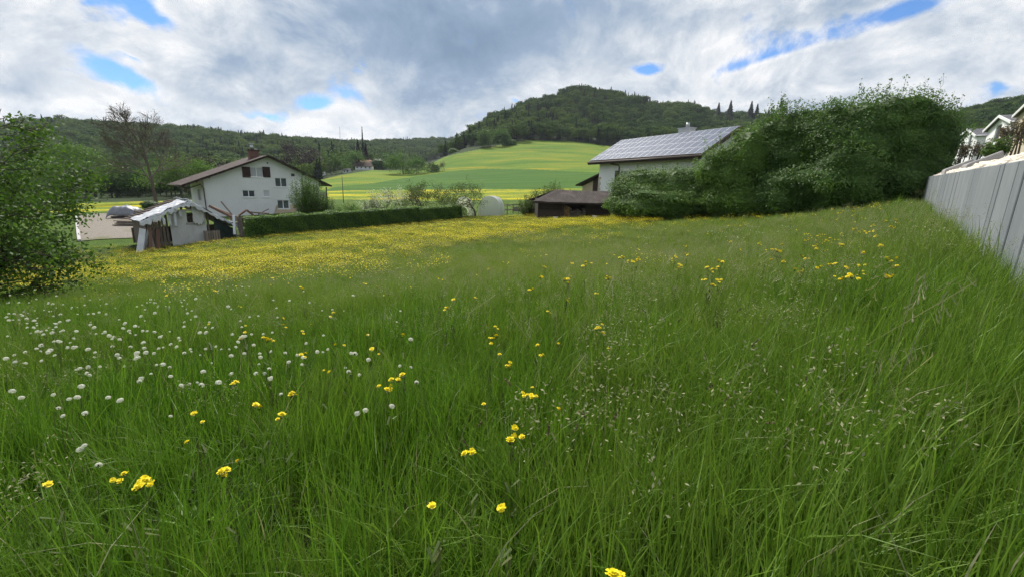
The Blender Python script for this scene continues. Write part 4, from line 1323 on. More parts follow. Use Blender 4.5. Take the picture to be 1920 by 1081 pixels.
# clipped hedge on the left
def clipped(p0, p1, Ya, Yb, h, w, label):
    a, b = at(*p0, Ya), at(*p1, Yb)
    d = (b - a)[:2]; L = np.linalg.norm(d); rz = math.atan2(d[1], d[0])
    r = tag(empty('hedge', (a[0], a[1], gz(a[0], a[1])), rz), label, 'hedge', 'clipped hedge in front of the white house')
    c, s = math.cos(rz), math.sin(rz)
    gl = lambda x, y: ground_z(a[0] + x * c - y * s, a[1] + x * s + y * c) - r.location.z
    n = int(L * 1500)
    u, v = rng.random(n), rng.random(n)
    face = rng.choice(4, n, p=[.52, .3, .14, .04])
    X = u * L; Y = np.where(face == 0, 0, np.where(face == 2, w, v * w)); Z = np.where(face == 1, h, v * h)
    X = np.where(face == 3, L * (rng.random(n) > .5), X); 
    Nn = np.stack([np.where(face == 3, np.where(X > 0, 1, -1), 0), np.where(face == 0, -1, np.where(face == 2, 1, 0)), np.where(face == 1, 1, 0)], 1).astype(float)
    bump = .05 * np.sin(X * 2.1 + 1) + .04 * np.sin(X * 5.3) + .03 * np.sin(Z * 6 + X * 3)
    P = np.stack([X, Y, Z + gl(X, Y)], 1) + Nn * (bump + rng.normal(size=n) * .04)[:, None]
    N = Nn + rng.normal(size=(n, 3)) * .6 + np.array([0, 0, .3])
    tint = np.clip(.3 * rng.random(n) + .35 + .3 * np.sin(X * 1.3) * np.sin(X * 3.7 + Z * 4) + .25 * (face == 1), 0, 1)  # top leaves tinted lighter: light from above painted into the colour
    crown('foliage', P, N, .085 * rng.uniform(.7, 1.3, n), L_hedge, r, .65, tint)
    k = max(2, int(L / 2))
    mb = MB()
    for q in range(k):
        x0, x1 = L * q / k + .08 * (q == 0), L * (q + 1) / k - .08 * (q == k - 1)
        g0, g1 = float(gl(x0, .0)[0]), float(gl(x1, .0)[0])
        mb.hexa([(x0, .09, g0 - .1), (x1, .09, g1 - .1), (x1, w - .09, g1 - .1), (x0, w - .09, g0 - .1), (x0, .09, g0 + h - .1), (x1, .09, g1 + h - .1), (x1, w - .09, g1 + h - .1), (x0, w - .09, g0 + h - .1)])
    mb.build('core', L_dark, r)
    return r
clipped((462, 441), (788, 414), 32, 40.2, 1.55, 1.2, 'long clipped green hedge in front of the white house')
clipped((786, 414.5), (868, 408), 40.0, 43, 1.42, 1.3, 'short clipped hedge section nearest the white garden domes')

# conical shrub beside the white house and its neighbour
def spray(name, px, Y, pytop, wpx, label, mat, n=110, leaf=.13, cat='shrub', lean=.55, base_w=.25, nl=60, aspect=.45):
    r = root_at(name, px, Y, label, cat)
    H = at(px, pytop, Y)[2] - r.location.z
    Wd = wpx / FPX * Y
    mb = MB(); SP, SN = [], []
    for k in range(n):
        th = rng.uniform(0, 6.28); q = rng.random() ** .6
        h = H * rng.uniform(.45, 1.0) * (1 - .35 * q)
        e = np.array([math.cos(th) * Wd * .5 * q * (.5 + .5 * (1 - h / H) * 1.6), math.sin(th) * Wd * .5 * q, h])
        b = np.array([math.cos(th), math.sin(th), 0]) * base_w * q
        m = b * .4 + e * .6 - np.array([0, 0, .05 * H]); m[:2] = b[:2] + (e - b)[:2] * .75
        mb.tube([b, m, e], [.02, .012, .004], 3, False)
        t = rng.uniform(.15, 1, nl)[:, None]
        SP.append((1 - t) ** 2 * b + 2 * t * (1 - t) * m + t * t * e + rng.normal(size=(nl, 3)) * leaf * .9); SN.append(unit(nl) + np.array([0, 0, .3]))
    mb.build('twigs', M_bark, r)['kind'] = 'stuff'
    P, N = np.concatenate(SP), np.concatenate(SN)
    P[:, 2] = np.maximum(P[:, 2], .03)
    crown('crown', P, N, leaf * rng.uniform(.7, 1.3, len(P)), mat, r, aspect)
    return r
spray('shrub', 580, 49, 309, 72, 'upright feathery green shrub in front of the white house', L_fresh, 190, .14, nl=80)
spray('shrub', 612, 50, 350, 34, 'small loose shrub under the long eave of the white house', L_fresh, 60, .13)
spray('shrub', 700, 47, 362, 46, 'silvery grey-green bush behind the clipped hedge', L_silver, 80, .10, lean=.8)
spray('shrub', 655, 50, 374, 60, 'low dark green bush right of the white house', L_hedge, 90, .11)
spray('shrub', 1035, 47, 330, 110, 'wide drooping grey-green bush behind the wood shed', L_apple, 190, .13, nl=85)
spray('shrub', 990, 46, 358, 50, 'loose green bush left of the wood shed', L_apple, 80, .12)
# dark clipped ball near the tarped pile
shrub('shrub', [(281, 385, 60, 16, 8.5)], 'low dark round clipped bush beyond the tarp pile', L_dark, 900, .12)

# small orchard behind the hedge
GO = 'small orchard trees behind the clipped hedge'
for px, Y, top, wd, lv, mat, lab in [(738, 50, 347, .9, 1500, L_white, 'thin fruit tree with whitish blossom, first of the orchard row'),
                                     (772, 52, 338, .8, 2600, L_apple, 'crooked fruit tree in the orchard row next to the blossoming one'),
                                     (796, 54, 340, .8, 3000, L_apple, 'leafy fruit tree in the middle of the orchard row'),
                                     (832, 52, 343, .9, 3000, L_apple, 'low spreading fruit tree left of the white garden domes'),
                                     (720, 56, 352, .9, 1200, L_silver, 'pale small tree at the start of the orchard row')]:
    tree('fruit_tree', px, Y, top, lab, mat, lv, .12, .2, wd, 3, (3, 5), (35, 75), .028, .25, group=GO, twist=.5)
tree('fruit_tree', 890, 44.5, 331, 'crooked fruit tree standing between the two white garden domes', L_apple, 5000, .11, .2, .85, 3, (4, 5), (35, 75), .03, .3, twist=.5)

# trees on the hill and by the far houses
GH = 'single trees on the sloping field'
tree('tree', 758, 236, 284, 'larger spreading tree standing alone on the field slope', L_hazel, 4200, .55, 1.0, .85, 3, (4, 6), (35, 75), .022, .2, group=GH)
tree('tree', 783, 240, 292, 'smaller tree touching the right side of the lone hill tree', L_hazel, 3200, .5, .9, .85, 3, (4, 6), (35, 75), .022, .2, group=GH)
tree('tree', 812, 244, 305, 'small round orchard tree alone on the green slope', L_dark, 2000, .45, .6, .9, 3, (4, 6), (40, 80), .025, .25, group=GH)
tree('tree', 834, 246, 304, 'tiny half-bare tree beside the small round one on the slope', L_bud, 700, .3, .6, .7, 3, (3, 5), (30, 60), .022, .3, group=GH)
GE = 'trees at the edge of the hill wood'
tree('tree', 918, 345, 244, 'tall full tree at the upper edge of the field, left of its pair', L_fresh, 4500, .8, 1.3, .7, 3, (4, 6), (30, 70), .02, .12, group=GE)
tree('tree', 939, 348, 246, 'paler tree of the pair at the upper field edge', L_hazel, 4500, .8, 1.3, .65, 3, (4, 6), (30, 70), .02, .12, group=GE)
shrub('shrub', [(958, 269, 352, 11, 7)], 'round bush beside the pair of trees at the field edge', L_fresh, 900, .7)
shrub('shrub', [(850, 284, 330, 9, 6), (858, 286, 330, 7, 4)], 'low bush at the left foot of the hill wood', L_fresh, 900, .7)
tree('tree', 626, 262, 285, 'round fresh green tree in front of the far hillside houses', L_fresh, 5200, .65, 1.2, .8, 3, (4, 6), (35, 75), .022, .15)
tree('tree', 668, 300, 285, 'light green tree left of the far white house', L_hazel, 3500, .65, 1.1, .8, 3, (4, 6), (35, 75), .022, .15)
tree('tree', 572, 240, 272, 'brownish-purple copper tree right of the white house ridge', L_maroon, 5200, .6, 1.2, .7, 3, (4, 6), (30, 70), .02, .1)
shrub('shrub', [(710, 306, 290, 14, 8), (722, 309, 290, 9, 5)], 'dark bush right of the far white house', L_dark, 900, .6)
def conifer(px, Y, top, label, mat, wide=.16, n=2600, group=None, leaf=.05):
    r = root_at('conifer', px, Y, label, 'tree', group)
    H = at(px, top, Y)[2] - r.location.z
    MB().tube([(0, 0, -.2), (0, 0, H * .5), (0, 0, H * .99)], [H * .018, H * .012, H * .002], 6).build('trunk', M_bark, r)
    h = rng.uniform(.06, 1, n) ** .85
    tier = .45 + .55 * np.abs(np.sin(h * 42 + rng.normal(size=n) * .2))
    a = rng.uniform(0, 6.28, n)
    q = ((1.01 - h) * wide * (.4 + .6 * tier) * (1 + .25 * np.sin(a * 3 + h * 20)) * rng.uniform(.35, 1, n) + .003) * H
    P = np.stack([q * np.cos(a), q * np.sin(a), h * H - q * .3], 1)
    N = np.stack([np.cos(a) * .5, np.sin(a) * .5, np.full(n, .9)], 1) + rng.normal(size=(n, 3)) * .35
    crown('crown', P, N, H * leaf * (.55 + .8 * (1 - h)), mat, r, .5, up=np.stack([-np.sin(a), np.cos(a), 0 * a], 1))
    return r
conifer(686, 330, 238, 'very tall thin dark poplar-like tree above the far white house', L_needle, .055, 1500, leaf=.035)
conifer(677, 332, 262, 'dark broad conifer just left of the tall thin tree', L_maroon, .24, 3200, leaf=.07)
conifer(691, 334, 268, 'dark purple conifer just right of the tall thin tree', L_maroon, .24, 3200, leaf=.07)
conifer(630, 300, 264, 'dark spruce behind the round fresh green tree', L_needle, .17, 2200)
conifer(607, 300, 268, 'dark spruce left of the round fresh green tree', L_needle, .17, 2200)
conifer(592, 280, 274, 'dark spruce between the copper tree and its spruce neighbours', L_needle, .18, 2200)
GS = 'tall spruces above the hill wood skyline'
for px, top, lab in ((1343, 188, 'slim spruce standing above the wood skyline, left of the pair'), (1380, 189, 'tallest spruce of the pair above the wood skyline'),
                     (1391, 194, 'second spruce of the pair above the wood skyline'), (1412, 203, 'short spruce near the tall shrubs on the skyline'), (1322, 192, 'broad spruce at the shoulder of the hill wood')):
    conifer(px, 560, top, lab, L_needle, .27, 3600, GS, leaf=.08)

# shrubs on the bank
shrub('shrub', [(1820, 287, 24, 18, 10), (1842, 284, 24, 12, 10), (1806, 290, 24, 9, 7)], 'low brownish shrub in front of the far small house', L_brown, 420, .09, shoots=50, shoot_len=.4, depth=.5, core=0)
shrub('shrub', [(1898, 256, 17, 20, 18), (1916, 254, 17, 14, 20), (1882, 262, 17, 11, 13)], 'big brown-leaved shrub on the bank before the beige house', L_brown, 520, .08, shoots=60, shoot_len=.35, depth=.5, core=0)
shrub('shrub', [(1860, 285, 16, 17, 10), (1875, 280, 16, 16, 9)], 'low green juniper on the bank beside the concrete blocks', L_fresh, 700, .07, shoots=30, shoot_len=.3)
# ------------------------------------------------------------------ meadow grass and wild flowers
M_grass = leafy('grass_blade', (.026, .092, .008), (.165, .300, .028), .36, .5, patch=(.095, .185, .018), patch_scale=.45, tip=(.230, .285, .065))
M_straw = leafy('seed_head', (.200, .215, .110), (.330, .320, .190), .3, .7)
M_brownhead = leafy('plantain_head', (.090, .065, .040), (.150, .110, .070), .1, .9)
M_yel = leafy('yellow_petal', (.82, .66, .008), (.88, .76, .016), .3, .6)
M_pappus = leafy('seed_fluff', (.62, .62, .60), (.80, .80, .78), .4, .9)
M_stem = leafy('flower_stem', (.070, .110, .030), (.120, .140, .050), .2)
M_wht = leafy('white_petal', (.60, .60, .58), (.70, .70, .68), .3)
M_bud2 = plain('grey_flower_bud', (.13, .15, .08), .9, .3, 30)

class Proto:
    def __init__(s):
        s.v, s.f, s.m, s.t = [], [], [], []
    def strip(s, pts, wid, side, mi, tint):
        """tapering ribbon along pts"""
        b = len(s.v)
        n = len(pts)
        for i, (p, w) in enumerate(zip(pts, wid)):
            if i == n - 1:
                s.v.append(p); s.t.append(tint)
            else:
                s.v += [p - side * w / 2, p + side * w / 2]; s.t += [tint, tint]
        for i in range(n - 2):
            s.f.append((b + 2 * i, b + 2 * i + 1, b + 2 * i + 3, b + 2 * i + 2)); s.m.append(mi)
        k = b + 2 * (n - 2)
        s.f.append((k, k + 1, k + 2)); s.m.append(mi)
    def blade(s, r, base, h, w, c, mi=0, seg=4):
        a = r.uniform(0, 6.28); d = np.array([math.cos(a), math.sin(a), 0])
        b = r.uniform(0, 6.28); side = np.array([math.cos(b), math.sin(b), 0])
        ts = np.linspace(0, 1, seg + 1)
        pts = [base + np.array([0, 0, h * (t - .45 * c * t ** 3)]) + d * h * c * t ** 2.2 for t in ts]
        s.strip(pts, [w * (1 - .75 * t ** 2) for t in ts], side, mi, r.random())
        return pts[-1]
    def quad(s, p, n, size, asp, mi, tint, up=None):
        V, _ = leaf_quads(p[None], n[None], size, asp, up=None if up is None else up[None])
        b = len(s.v); s.v += list(V); s.t += [tint] * 4
        s.f.append((b, b + 1, b + 2, b + 3)); s.m.append(mi)
    def disc(s, p, n, rad, k, mi, tint, cup=.25):
        n = n / np.linalg.norm(n); u = np.cross(n, (0.31, .5, .8)); u /= np.linalg.norm(u); w = np.cross(n, u)
        b = len(s.v); s.v.append(p); s.t.append(tint)
        for i in range(2 * k):
            a = math.pi * i / k; q = rad * (1.0 if i % 2 == 0 else .68)
            s.v.append(p + (u * math.cos(a) + w * math.sin(a)) * q + n * rad * cup * (q / rad)); s.t.append(tint)
        for i in range(2 * k):
            s.f.append((b, b + 1 + i, b + 1 + (i + 1) % (2 * k))); s.m.append(mi)
    def out(s):
        return (np.array(s.v), s.f, s.m, np.array(s.t))

def tuft(seed, n=440, rad=.42, h=(.22, .56), w=(.003, .0068), curve=(.05, .62), seg=4, clumps=20):
    """a patch of sward: several clumps of blades with their own height and lean"""
    r = np.random.default_rng(seed); p = Proto()
    C = [(rad * math.sqrt(r.random()), r.uniform(0, 6.28), r.uniform(.72, 1.12), r.uniform(.05, .13)) for _ in range(clumps)]
    for k in range(n):
        q0, a0, hs, cr = C[r.integers(0, clumps)]
        a, q = r.uniform(0, 6.28), cr * math.sqrt(r.random())
        hh = r.uniform(*h) * hs
        mi = 1 if r.random() < .018 else 0
        p.blade(r, np.array([q0 * math.cos(a0) + q * math.cos(a), q0 * math.sin(a0) + q * math.sin(a), -.03]), hh, r.uniform(*w), r.uniform(*curve) ** 1.5, mi, seg)
    return p.out()
def panicle(seed, kind):
    r = np.random.default_rng(seed); p = Proto()
    for q in range((9, 5, 5)[kind]):
        base = np.array([*(r.normal(size=2) * .2), 0])
        H = r.uniform(.55, .82) * (1, 1.0, .8)[kind]; c = r.uniform(.1, .35); a = r.uniform(0, 6.28); d = np.array([math.cos(a), math.sin(a), 0])
        side = np.array([-d[1], d[0], 0])
        pos = lambda t: base + np.array([0, 0, H * (t - .35 * c * t ** 3)]) + d * H * c * t ** 2.4
        p.strip([pos(t) for t in (0, .3, .6, .85, 1)], [.0035, .003, .0025, .002], side, 0, .7)
        if kind == 0:                                                    # loose fine panicle
            for k in range(34):
                t = r.uniform(.72, 1.0); sp = (1.02 - t) * .20 + .006
                e = pos(t) + np.array([r.normal() * sp, r.normal() * sp, r.uniform(-.01, .03)])
                p.quad(e, unit(1)[0], r.uniform(.010, .019), .4, 1, r.random())
        elif kind == 1:                                                  # drooping spikelets on thin stalks
            for k in range(12):
                t = .68 + .32 * k / 12
                e = pos(t) + d * r.uniform(.01, .05) + side * r.normal() * .022 + np.array([0, 0, -.012])
                p.strip([pos(t), (pos(t) + e) / 2 + np.array([0, 0, .012]), e], [.0014, .0012], side, 1, .6)
                p.strip([e + np.array([0, 0, .004]), e + d * .005 + np.array([0, 0, -.009]), e + d * .008 + np.array([0, 0, -.024])], [.002, .0055], side, 1, r.random())
        else:                                                            # dense dark spike
            for k in range(16):
                t = .92 + .08 * k / 16
                p.quad(pos(t), unit(1)[0], .013, .7, 2, r.random())
    return p.out()
def herb(seed):
    """broad-leaved meadow plant"""
    r = np.random.default_rng(seed); p = Proto()
    for k in range(9):
        a = r.uniform(0, 6.28); d = np.array([math.cos(a), math.sin(a), 0]); L = r.uniform(.14, .3); side = np.array([-d[1], d[0], 0])
        rise = r.uniform(.5, 1.4)
        pts = [d * L * t + np.array([0, 0, .05 + L * rise * (t - .55 * t * t)]) for t in (0, .3, .6, .85, 1)]
        p.strip(pts, [.008, .03, .034, .018], side, 0, r.random())
    return p.out()

def meadow_points(n, r0, r1, seed, half=63.0):
    r = np.random.default_rng(seed)
    # a jittered grid keeps the cover even
    c = 1.0 / math.sqrt(max(n / ((r1 ** 2 - r0 ** 2) * math.radians(half)), 1e-6))
    gx, gy = np.meshgrid(np.arange(-r1, r1, c), np.arange(-2.0, r1, c))
    x = (gx + r.uniform(-.55, .55, gx.shape) * c).ravel(); y = (gy + r.uniform(-.55, .55, gx.shape) * c).ravel()
    q = np.hypot(x, y)
    k = (q > r0) & (q < r1) & (np.abs(np.arctan2(x, y)) < math.radians(half))
    x, y = x[k], y[k]
    off = (x - wa[0]) * WN[0] + (y - wa[1]) * WN[1]
    ok = (off < -.08) | (y < -1)
    x, y = x[ok], y[ok]; z = ground_z(x, y)
    P = np.stack([x, y, z], 1); S, _ = project(P)
    ok = ~(in_poly(S, P_LAWN) & (np.hypot(x, y) > 38)) & ~in_poly(S, P_BARN) & ~in_poly(S, P_DRIVE)
    return P[ok], S[ok], r
P_BARN = [(248, 463), (262, 400), (460, 400), (462, 449), (330, 458)]
P_DRIVE = [(140, 455), (140, 400), (300, 400), (300, 450)]
def vn(P, s, ph=0.0):
    """cheap smooth patchiness in 0..1"""
    x, y = P[:, 0] * s, P[:, 1] * s
    return .5 + .25 * (np.sin(x + 1.7 * np.sin(y * .7 + ph)) + np.sin(y * 1.3 + 1.1 * np.sin(x * .9 + 2 * ph)))
def grass_height(P):
    off = (P[:, 0] - wa[0]) * WN[0] + (P[:, 1] - wa[1]) * WN[1]
    near_wall = np.exp(-np.maximum(-off, 0) / 3.0)
    left = 1 / (1 + np.exp((P[:, 0] + 8) / 3.0))
    d = np.clip((np.hypot(P[:, 0], P[:, 1]) - 27) / 12, 0, 1)
    return (1 - .45 * d) * (.84 + .40 * near_wall - .20 * left + .22 * (vn(P, .9, 1.0) - .5) + .25 * (vn(P, 2.3, 4.0) - .5))
TUFTS = [tuft(11), tuft(12), tuft(13, 430, .4, (.28, .62), (.003, .0065), (.1, .85)), tuft(14, 380, .4, (.3, .66), (.0035, .008), (.05, .5)), tuft(15, 460, .4, (.18, .46), (.003, .006), (.1, .75)), herb(16)]
NT_ = len(TUFTS)
FAR = [tuft(21, 170, .8, (.25, .55), (.012, .020), (.1, .7), 2, 26), tuft(22, 170, .8, (.3, .6), (.010, .018), (.1, .8), 2, 26), tuft(23, 170, .8, (.25, .6), (.010, .016), (.1, .8), 2, 20)]
def sow(name, label, r0, r1, dens, seed, protos, mats, smul=1.0, prob=None, tintf=None, half=63.0, cat='grass'):
    n = int(dens * (r1 ** 2 - r0 ** 2) * math.radians(half))
    P, S, r = meadow_points(n, r0, r1, seed, half)
    k = np.hypot(P[:, 0], P[:, 1]) > .55
    if prob is not None: k &= r.random(len(P)) < prob(P, S)
    P, S = P[k], S[k]; n = len(P)
    s = grass_height(P) * smul * r.uniform(.82, 1.2, n)
    pid = r.integers(0, len(protos), n)
    if protos is TUFTS: pid = np.where((pid == NT_ - 1) & (r.random(n) < .6), 0, pid)
    rot = np.stack([r.normal(size=n) * .10, r.normal(size=n) * .10 + .04, r.uniform(0, 6.28, n)], 1)
    it = np.clip(tintf(P, S) + r.normal(size=n) * .15, 0, 1) if tintf else np.clip(.25 + r.normal(size=n) * .2, 0, 1)
    o = scatter(name, protos, mats, P, pid, rot, np.stack([s * .9 + .15, s * .9 + .15, s], 1), it)
    tag(o, label, cat)
    print(name, n)
    return o
def pale(P, S):
    """paler, seed-bearing middle of the meadow, with sunlit brightness tinted in"""
    g = np.exp(-(((S[:, 0] - 1050) / 520) ** 2)) * np.clip((760 - S[:, 1]) / 260, 0, 1)
    far = np.clip((np.hypot(P[:, 0], P[:, 1]) - 3.5) / 7, 0, 1)  # grass tinted lighter with distance: sun painted in along with seed-head paleness
    return .55 * g + .35 * far + .35 * (vn(P, .7, 2.0) - .4)
GM = [M_grass, M_straw, M_brownhead]
sow('grass', 'tall green meadow grass in the foreground', .5, 7, 9.0, 31, TUFTS, GM, tintf=pale)
sow('grass', 'tall meadow grass in the middle distance', 7, 17, 6.0, 32, TUFTS, GM, 1.05, tintf=pale)
sow('grass', 'distant meadow grass up to the hedges and sheds', 17, 47, 2.4, 33, FAR, GM, .95, tintf=pale)
def garden(P, S): return np.where(P[:, 1] > 40, 1, 0) * .9
sow('grass', 'short rough grass round the houses beyond the meadow', 47, 74, .6, 34, FAR, GM, .45, half=48)
PAN = [panicle(41, 0), panicle(42, 0), panicle(43, 0), panicle(44, 1), panicle(45, 2)]
def p_pan(P, S):
    g = np.exp(-(((S[:, 0] - 1080) / 480) ** 2)) * np.clip((800 - S[:, 1]) / 200, .12, 1)
    return np.clip(.2 + 1.2 * g * (.4 + vn(P, 1.1, 3.0)), 0, 1)
sow('seed_grass', 'pale seed heads of grasses above the near meadow', .9, 8, 5.0, 35, PAN, GM, 1.0, p_pan, cat='grass')
sow('seed_grass', 'hazy pale seed heads across the middle of the meadow', 8, 24, 4.0, 36, PAN[:3], GM, 1.0, p_pan, cat='grass')

# yellow buttercup carpet
def butter(seed, n=90, rad=.55):
    r = np.random.default_rng(seed); p = Proto()
    for k in range(n):
        a, q = r.uniform(0, 6.28), rad * math.sqrt(r.random())
        b = np.array([q * math.cos(a), q * math.sin(a), 0]); h = r.uniform(.42, .66)
        e = b + np.array([r.normal() * .04, r.normal() * .04, h])
        p.strip([b + np.array([0, 0, h * .5]), (b + e) / 2 + np.array([0, 0, .2 * h]), e], [.002, .002], np.array([1.0, 0, 0]), 1, .5)
        p.disc(e, np.array([r.normal() * .35, r.normal() * .35, 1]), r.uniform(.012, .017), 5, 0, r.random())
    return p.out()
BUT = [butter(51), butter(52), butter(53, 50)]
P_BUT = [(-80, 484), (75, 470), (250, 462), (450, 448), (870, 411), (1140, 402), (1250, 404), (1230, 425), (1060, 436), (900, 462), (760, 492), (600, 522), (400, 540), (200, 540), (-80, 545)]
P_BUT2 = [(-80, 484), (450, 448), (1140, 402), (1420, 398), (1420, 440), (1200, 470), (1000, 520), (850, 560), (650, 590), (400, 590), (-80, 600)]
def p_but(P, S):
    a = in_poly(S, P_BUT); b = in_poly(S, P_BUT2)
    v = vn(P, .45, .6)
    return np.where(a, np.clip(.40 + .85 * v, 0, 1), np.where(b, np.clip(.22 * v ** 1.8, 0, 1), .006))
sow('buttercups', 'carpet of small yellow buttercups across the far left meadow', 9, 47, 6.0, 37, BUT, [M_yel, M_stem], 1.0, p_but, cat='flowers', half=60)
# ------------------------------------------------------------------ ruined barn and its clutter
M_tarp = plain('white_tarp', (.48, .50, .54), .55, .25, 1.8, spec=.4, bstr=.5)
M_gtarp = plain('grey_blue_tarp', (.16, .17, .20), .5, .3, 1.5, spec=.4)
M_dktarp = plain('dark_green_tarp', (.022, .040, .038), .5, .3, 2.0, spec=.4)
M_plaster = plain('stained_plaster', (.46, .47, .47), .9, .22, .9, streak=(1, 1, .4))
M_oldwood = plain('old_grey_plank', (.16, .13, .11), .9, .4, 3.0, streak=(4, 1, .6), bstr=.6)
M_redwood = plain('reddish_plank', (.12, .070, .052), .9, .35, 3.0, streak=(1, 4, 4))
M_film = leafy('white_plastic_film', (.60, .63, .66), (.60, .63, .66), .4, .35)

rzN = .95
lN = at(345, 457, 31)
locN = (lN[0], lN[1], gz(lN[0], lN[1]) - .02)
barn = tag(empty('barn', locN, rzN), 'half-collapsed small barn with torn white tarps over its roof', 'barn')
xN, yN, toN = frame_of(locN, rzN)
def pn(px, py, y=0.0): return toN(plane_hit(px, py, np.array(locN) + yN * y, yN))
def wn_(p): return np.array(locN) + xN * p[0] + yN * p[1] + np.array([0, 0, p[2]])
Rf, Lf, Ef = pn(352, 378), pn(262, 416), pn(446, 424)
print('barn', Rf, Lf, Ef)
D_ = 3.8
kl = (Rf[2] - Lf[2]) / (Rf[0] - Lf[0]); kr = (Ef[2] - Rf[2]) / (Ef[0] - Rf[0])
zl = lambda x: Lf[2] + kl * (x - Lf[0])
zr2 = lambda x: Rf[2] + kr * (x - Rf[0])
ztop = lambda x: zl(x) if x < Rf[0] else zr2(x)
# tile roof, each course a little uneven
mb = MB()
nc = 14
for k in range(nc):
    x0 = Lf[0] + (Rf[0] - Lf[0]) * k / nc; x1 = Lf[0] + (Rf[0] - Lf[0]) * (k + 1.12) / nc
    mb.slab([(x0, .2, zl(x0) + .03), (x0, D_, zl(x0) + .05), (x1, D_, zl(x1) - .02), (x1, .2, zl(x1) - .02)][::-1], .05)
me = mb.mesh('roof', M_tile_br); uvmap(me, (0, 1, 0), (.95, 0, .3)); rfN = link('roof', me, barn)
mb = MB(); mb.slab([(Rf[0], .3, Rf[2] - .02), (Ef[0], .3, Ef[2] - .05), (Ef[0], D_, Ef[2] - .05), (Rf[0], D_, Rf[2] - .02)], .06)
me = mb.mesh('roof', M_oldwood); link('roof', me, barn)
for k in range(5):
    x = Lf[0] + (Rf[0] - Lf[0]) * (k + .5) / 5
    MB().bar((x, .0, zl(x) - .12), (x, D_, zl(x) - .12), .1, .14).build('rafter', M_oldwood, barn)
# plaster front wall with a broken hole
w0, w1 = pn(321, 430)[0], pn(389, 430)[0]
h0, h1 = pn(351, 408)[0], pn(374, 408)[0]
hz0, hz1 = pn(362, 421)[2], pn(362, 396)[2]
mb = MB()
holed_wall(mb, [w0, w0 + .5, Rf[0], w1], -.6, lambda x: min(ztop(x) - .25, Rf[2] - .55), [(h0, h1, hz0, hz1)], .1, .2)
jag = MB()
for k in range(9):
    x = h0 + (h1 - h0) * k / 8
    jag.box((x - .1, .09 - .02 * (k % 2), hz0 - .02), (x + .12, .28, hz0 + rng.uniform(.02, .2)))
mb.v += []
mb.build('wall', M_plaster, barn)
jag.build('broken_masonry', M_conc2, barn)
MB().box((Lf[0] + .3, D_ - .3, 0), (Ef[0] - .2, D_ - .2, Ef[2] - .1)).box((Lf[0] + .4, .5, 0), (Lf[0] + .5, D_ - .3, zl(Lf[0] + .5) - .25)).build('back_wall', M_oldwood, barn)
for k in range(6):
    x = w0 - .15 - k * .2
    MB().box((x - .08, .25, 0), (x + .07, .30, zl(x) - .3 - .1 * (k % 3))).build('plank', M_oldwood, barn)
for x in (h0 - .25, w1 + .15, Ef[0] - .15):
    MB().bar((x, .3, 0), (x + .05, .3, ztop(x) - .15), .12).build('post', M_oldwood, barn)
MB().box((h0 + .1, .5, hz0 + .1), (h1 + .3, 1.0, hz0 + .5)).box((h0 + .3, .6, hz0 + .5), (h1, .9, hz0 + .75)).build('rubble', M_oldwood, barn)

def tarp(name, parent, nu, nv, fn, mat, wr=.06, seed=0, ragged=0.0):
    r = np.random.default_rng(seed)
    ph = r.uniform(0, 6.28, 6)
    V, F = [], []
    for i in range(nu + 1):
        for j in range(nv + 1):
            u, v = i / nu, j / nv
            vv = v * (1 - ragged * (.5 + .5 * math.sin(17 * u + ph[0]) * math.sin(41 * u + ph[1]))) if ragged else v
            p = np.array(fn(u, vv), float)
            w = wr * (math.sin(13 * u + 5 * v + ph[2]) * .5 + math.sin(29 * u - 8 * v + ph[3]) * .35 + math.sin(7 * v + 21 * u * v + ph[4]) * .4 + r.normal() * .18)
            V.append(p + np.array([w * .25, -abs(w) * .5, w]))
    for i in range(nu):
        for j in range(nv):
            a = i * (nv + 1) + j
            F.append((a, a + nv + 1, a + nv + 2, a + 1))
    o = link(name, mesh_np(name, V, F, mat, smooth=True, tint=np.zeros(len(V))), parent)
    so = o.modifiers.new('thick', 'SOLIDIFY'); so.thickness = .012
    return o
def on_left(u, v):
    x = Lf[0] - .1 + (Rf[0] + .1 - Lf[0]) * u
    return (x, 1.7 - 2.0 * v, zl(x) + .1)
def flap_left(u, v):
    x = Lf[0] - .1 + (Rf[0] + .2 - Lf[0]) * u
    return (x + .1 * math.sin(9 * u) * v, -.3 - .08 * v, zl(x) + .08 - v * (.42 + .35 * math.exp(-((u - .28) / .1) ** 2)))
def on_right(u, v):
    x = Rf[0] - .1 + (Ef[0] + .3 - Rf[0]) * u
    return (x, 2.6 - 2.9 * v, zr2(x) + .12 - .12 * math.sin(math.pi * u))
def flap_right(u, v):
    x = Rf[0] - .1 + (Ef[0] + .3 - Rf[0]) * u
    return (x, -.3 - .05 * v, zr2(x) + .1 - .12 * math.sin(math.pi * u) - v * (.30 + 1.0 * math.exp(-((u - .97) / .06) ** 2) + .25 * math.exp(-((u - .12) / .1) ** 2)))
tp = tarp('tarp', barn, 44, 16, on_left, M_tarp, .07, 1)
tarp('torn_flap', barn, 60, 8, flap_left, M_tarp, .07, 2, .65)
tarp('tarp', barn, 36, 14, on_right, M_tarp, .07, 3)
tarp('torn_flap', barn, 60, 8, flap_right, M_tarp, .06, 4, .6)
for k in range(4):                                                       # tatters and a sheet in the gap
    x = w0 - .5 + .35 * k
    tarp('torn_strip', barn, 4, 8, lambda u, v, x=x, k=k: (x + .16 * u, -.25 + .05 * k, zl(x) - .3 - v * (.5 + .25 * (k % 3))), M_tarp, .05, 10 + k)
xh = Rf[0] + .15
tarp('torn_sheet', barn, 10, 16, lambda u, v: (xh + .75 * u, -.02, Rf[2] - .3 - 1.5 * v), M_plaster, .05, 21, .3)
g0, g1 = pn(402, 435)[0], pn(440, 435)[0]
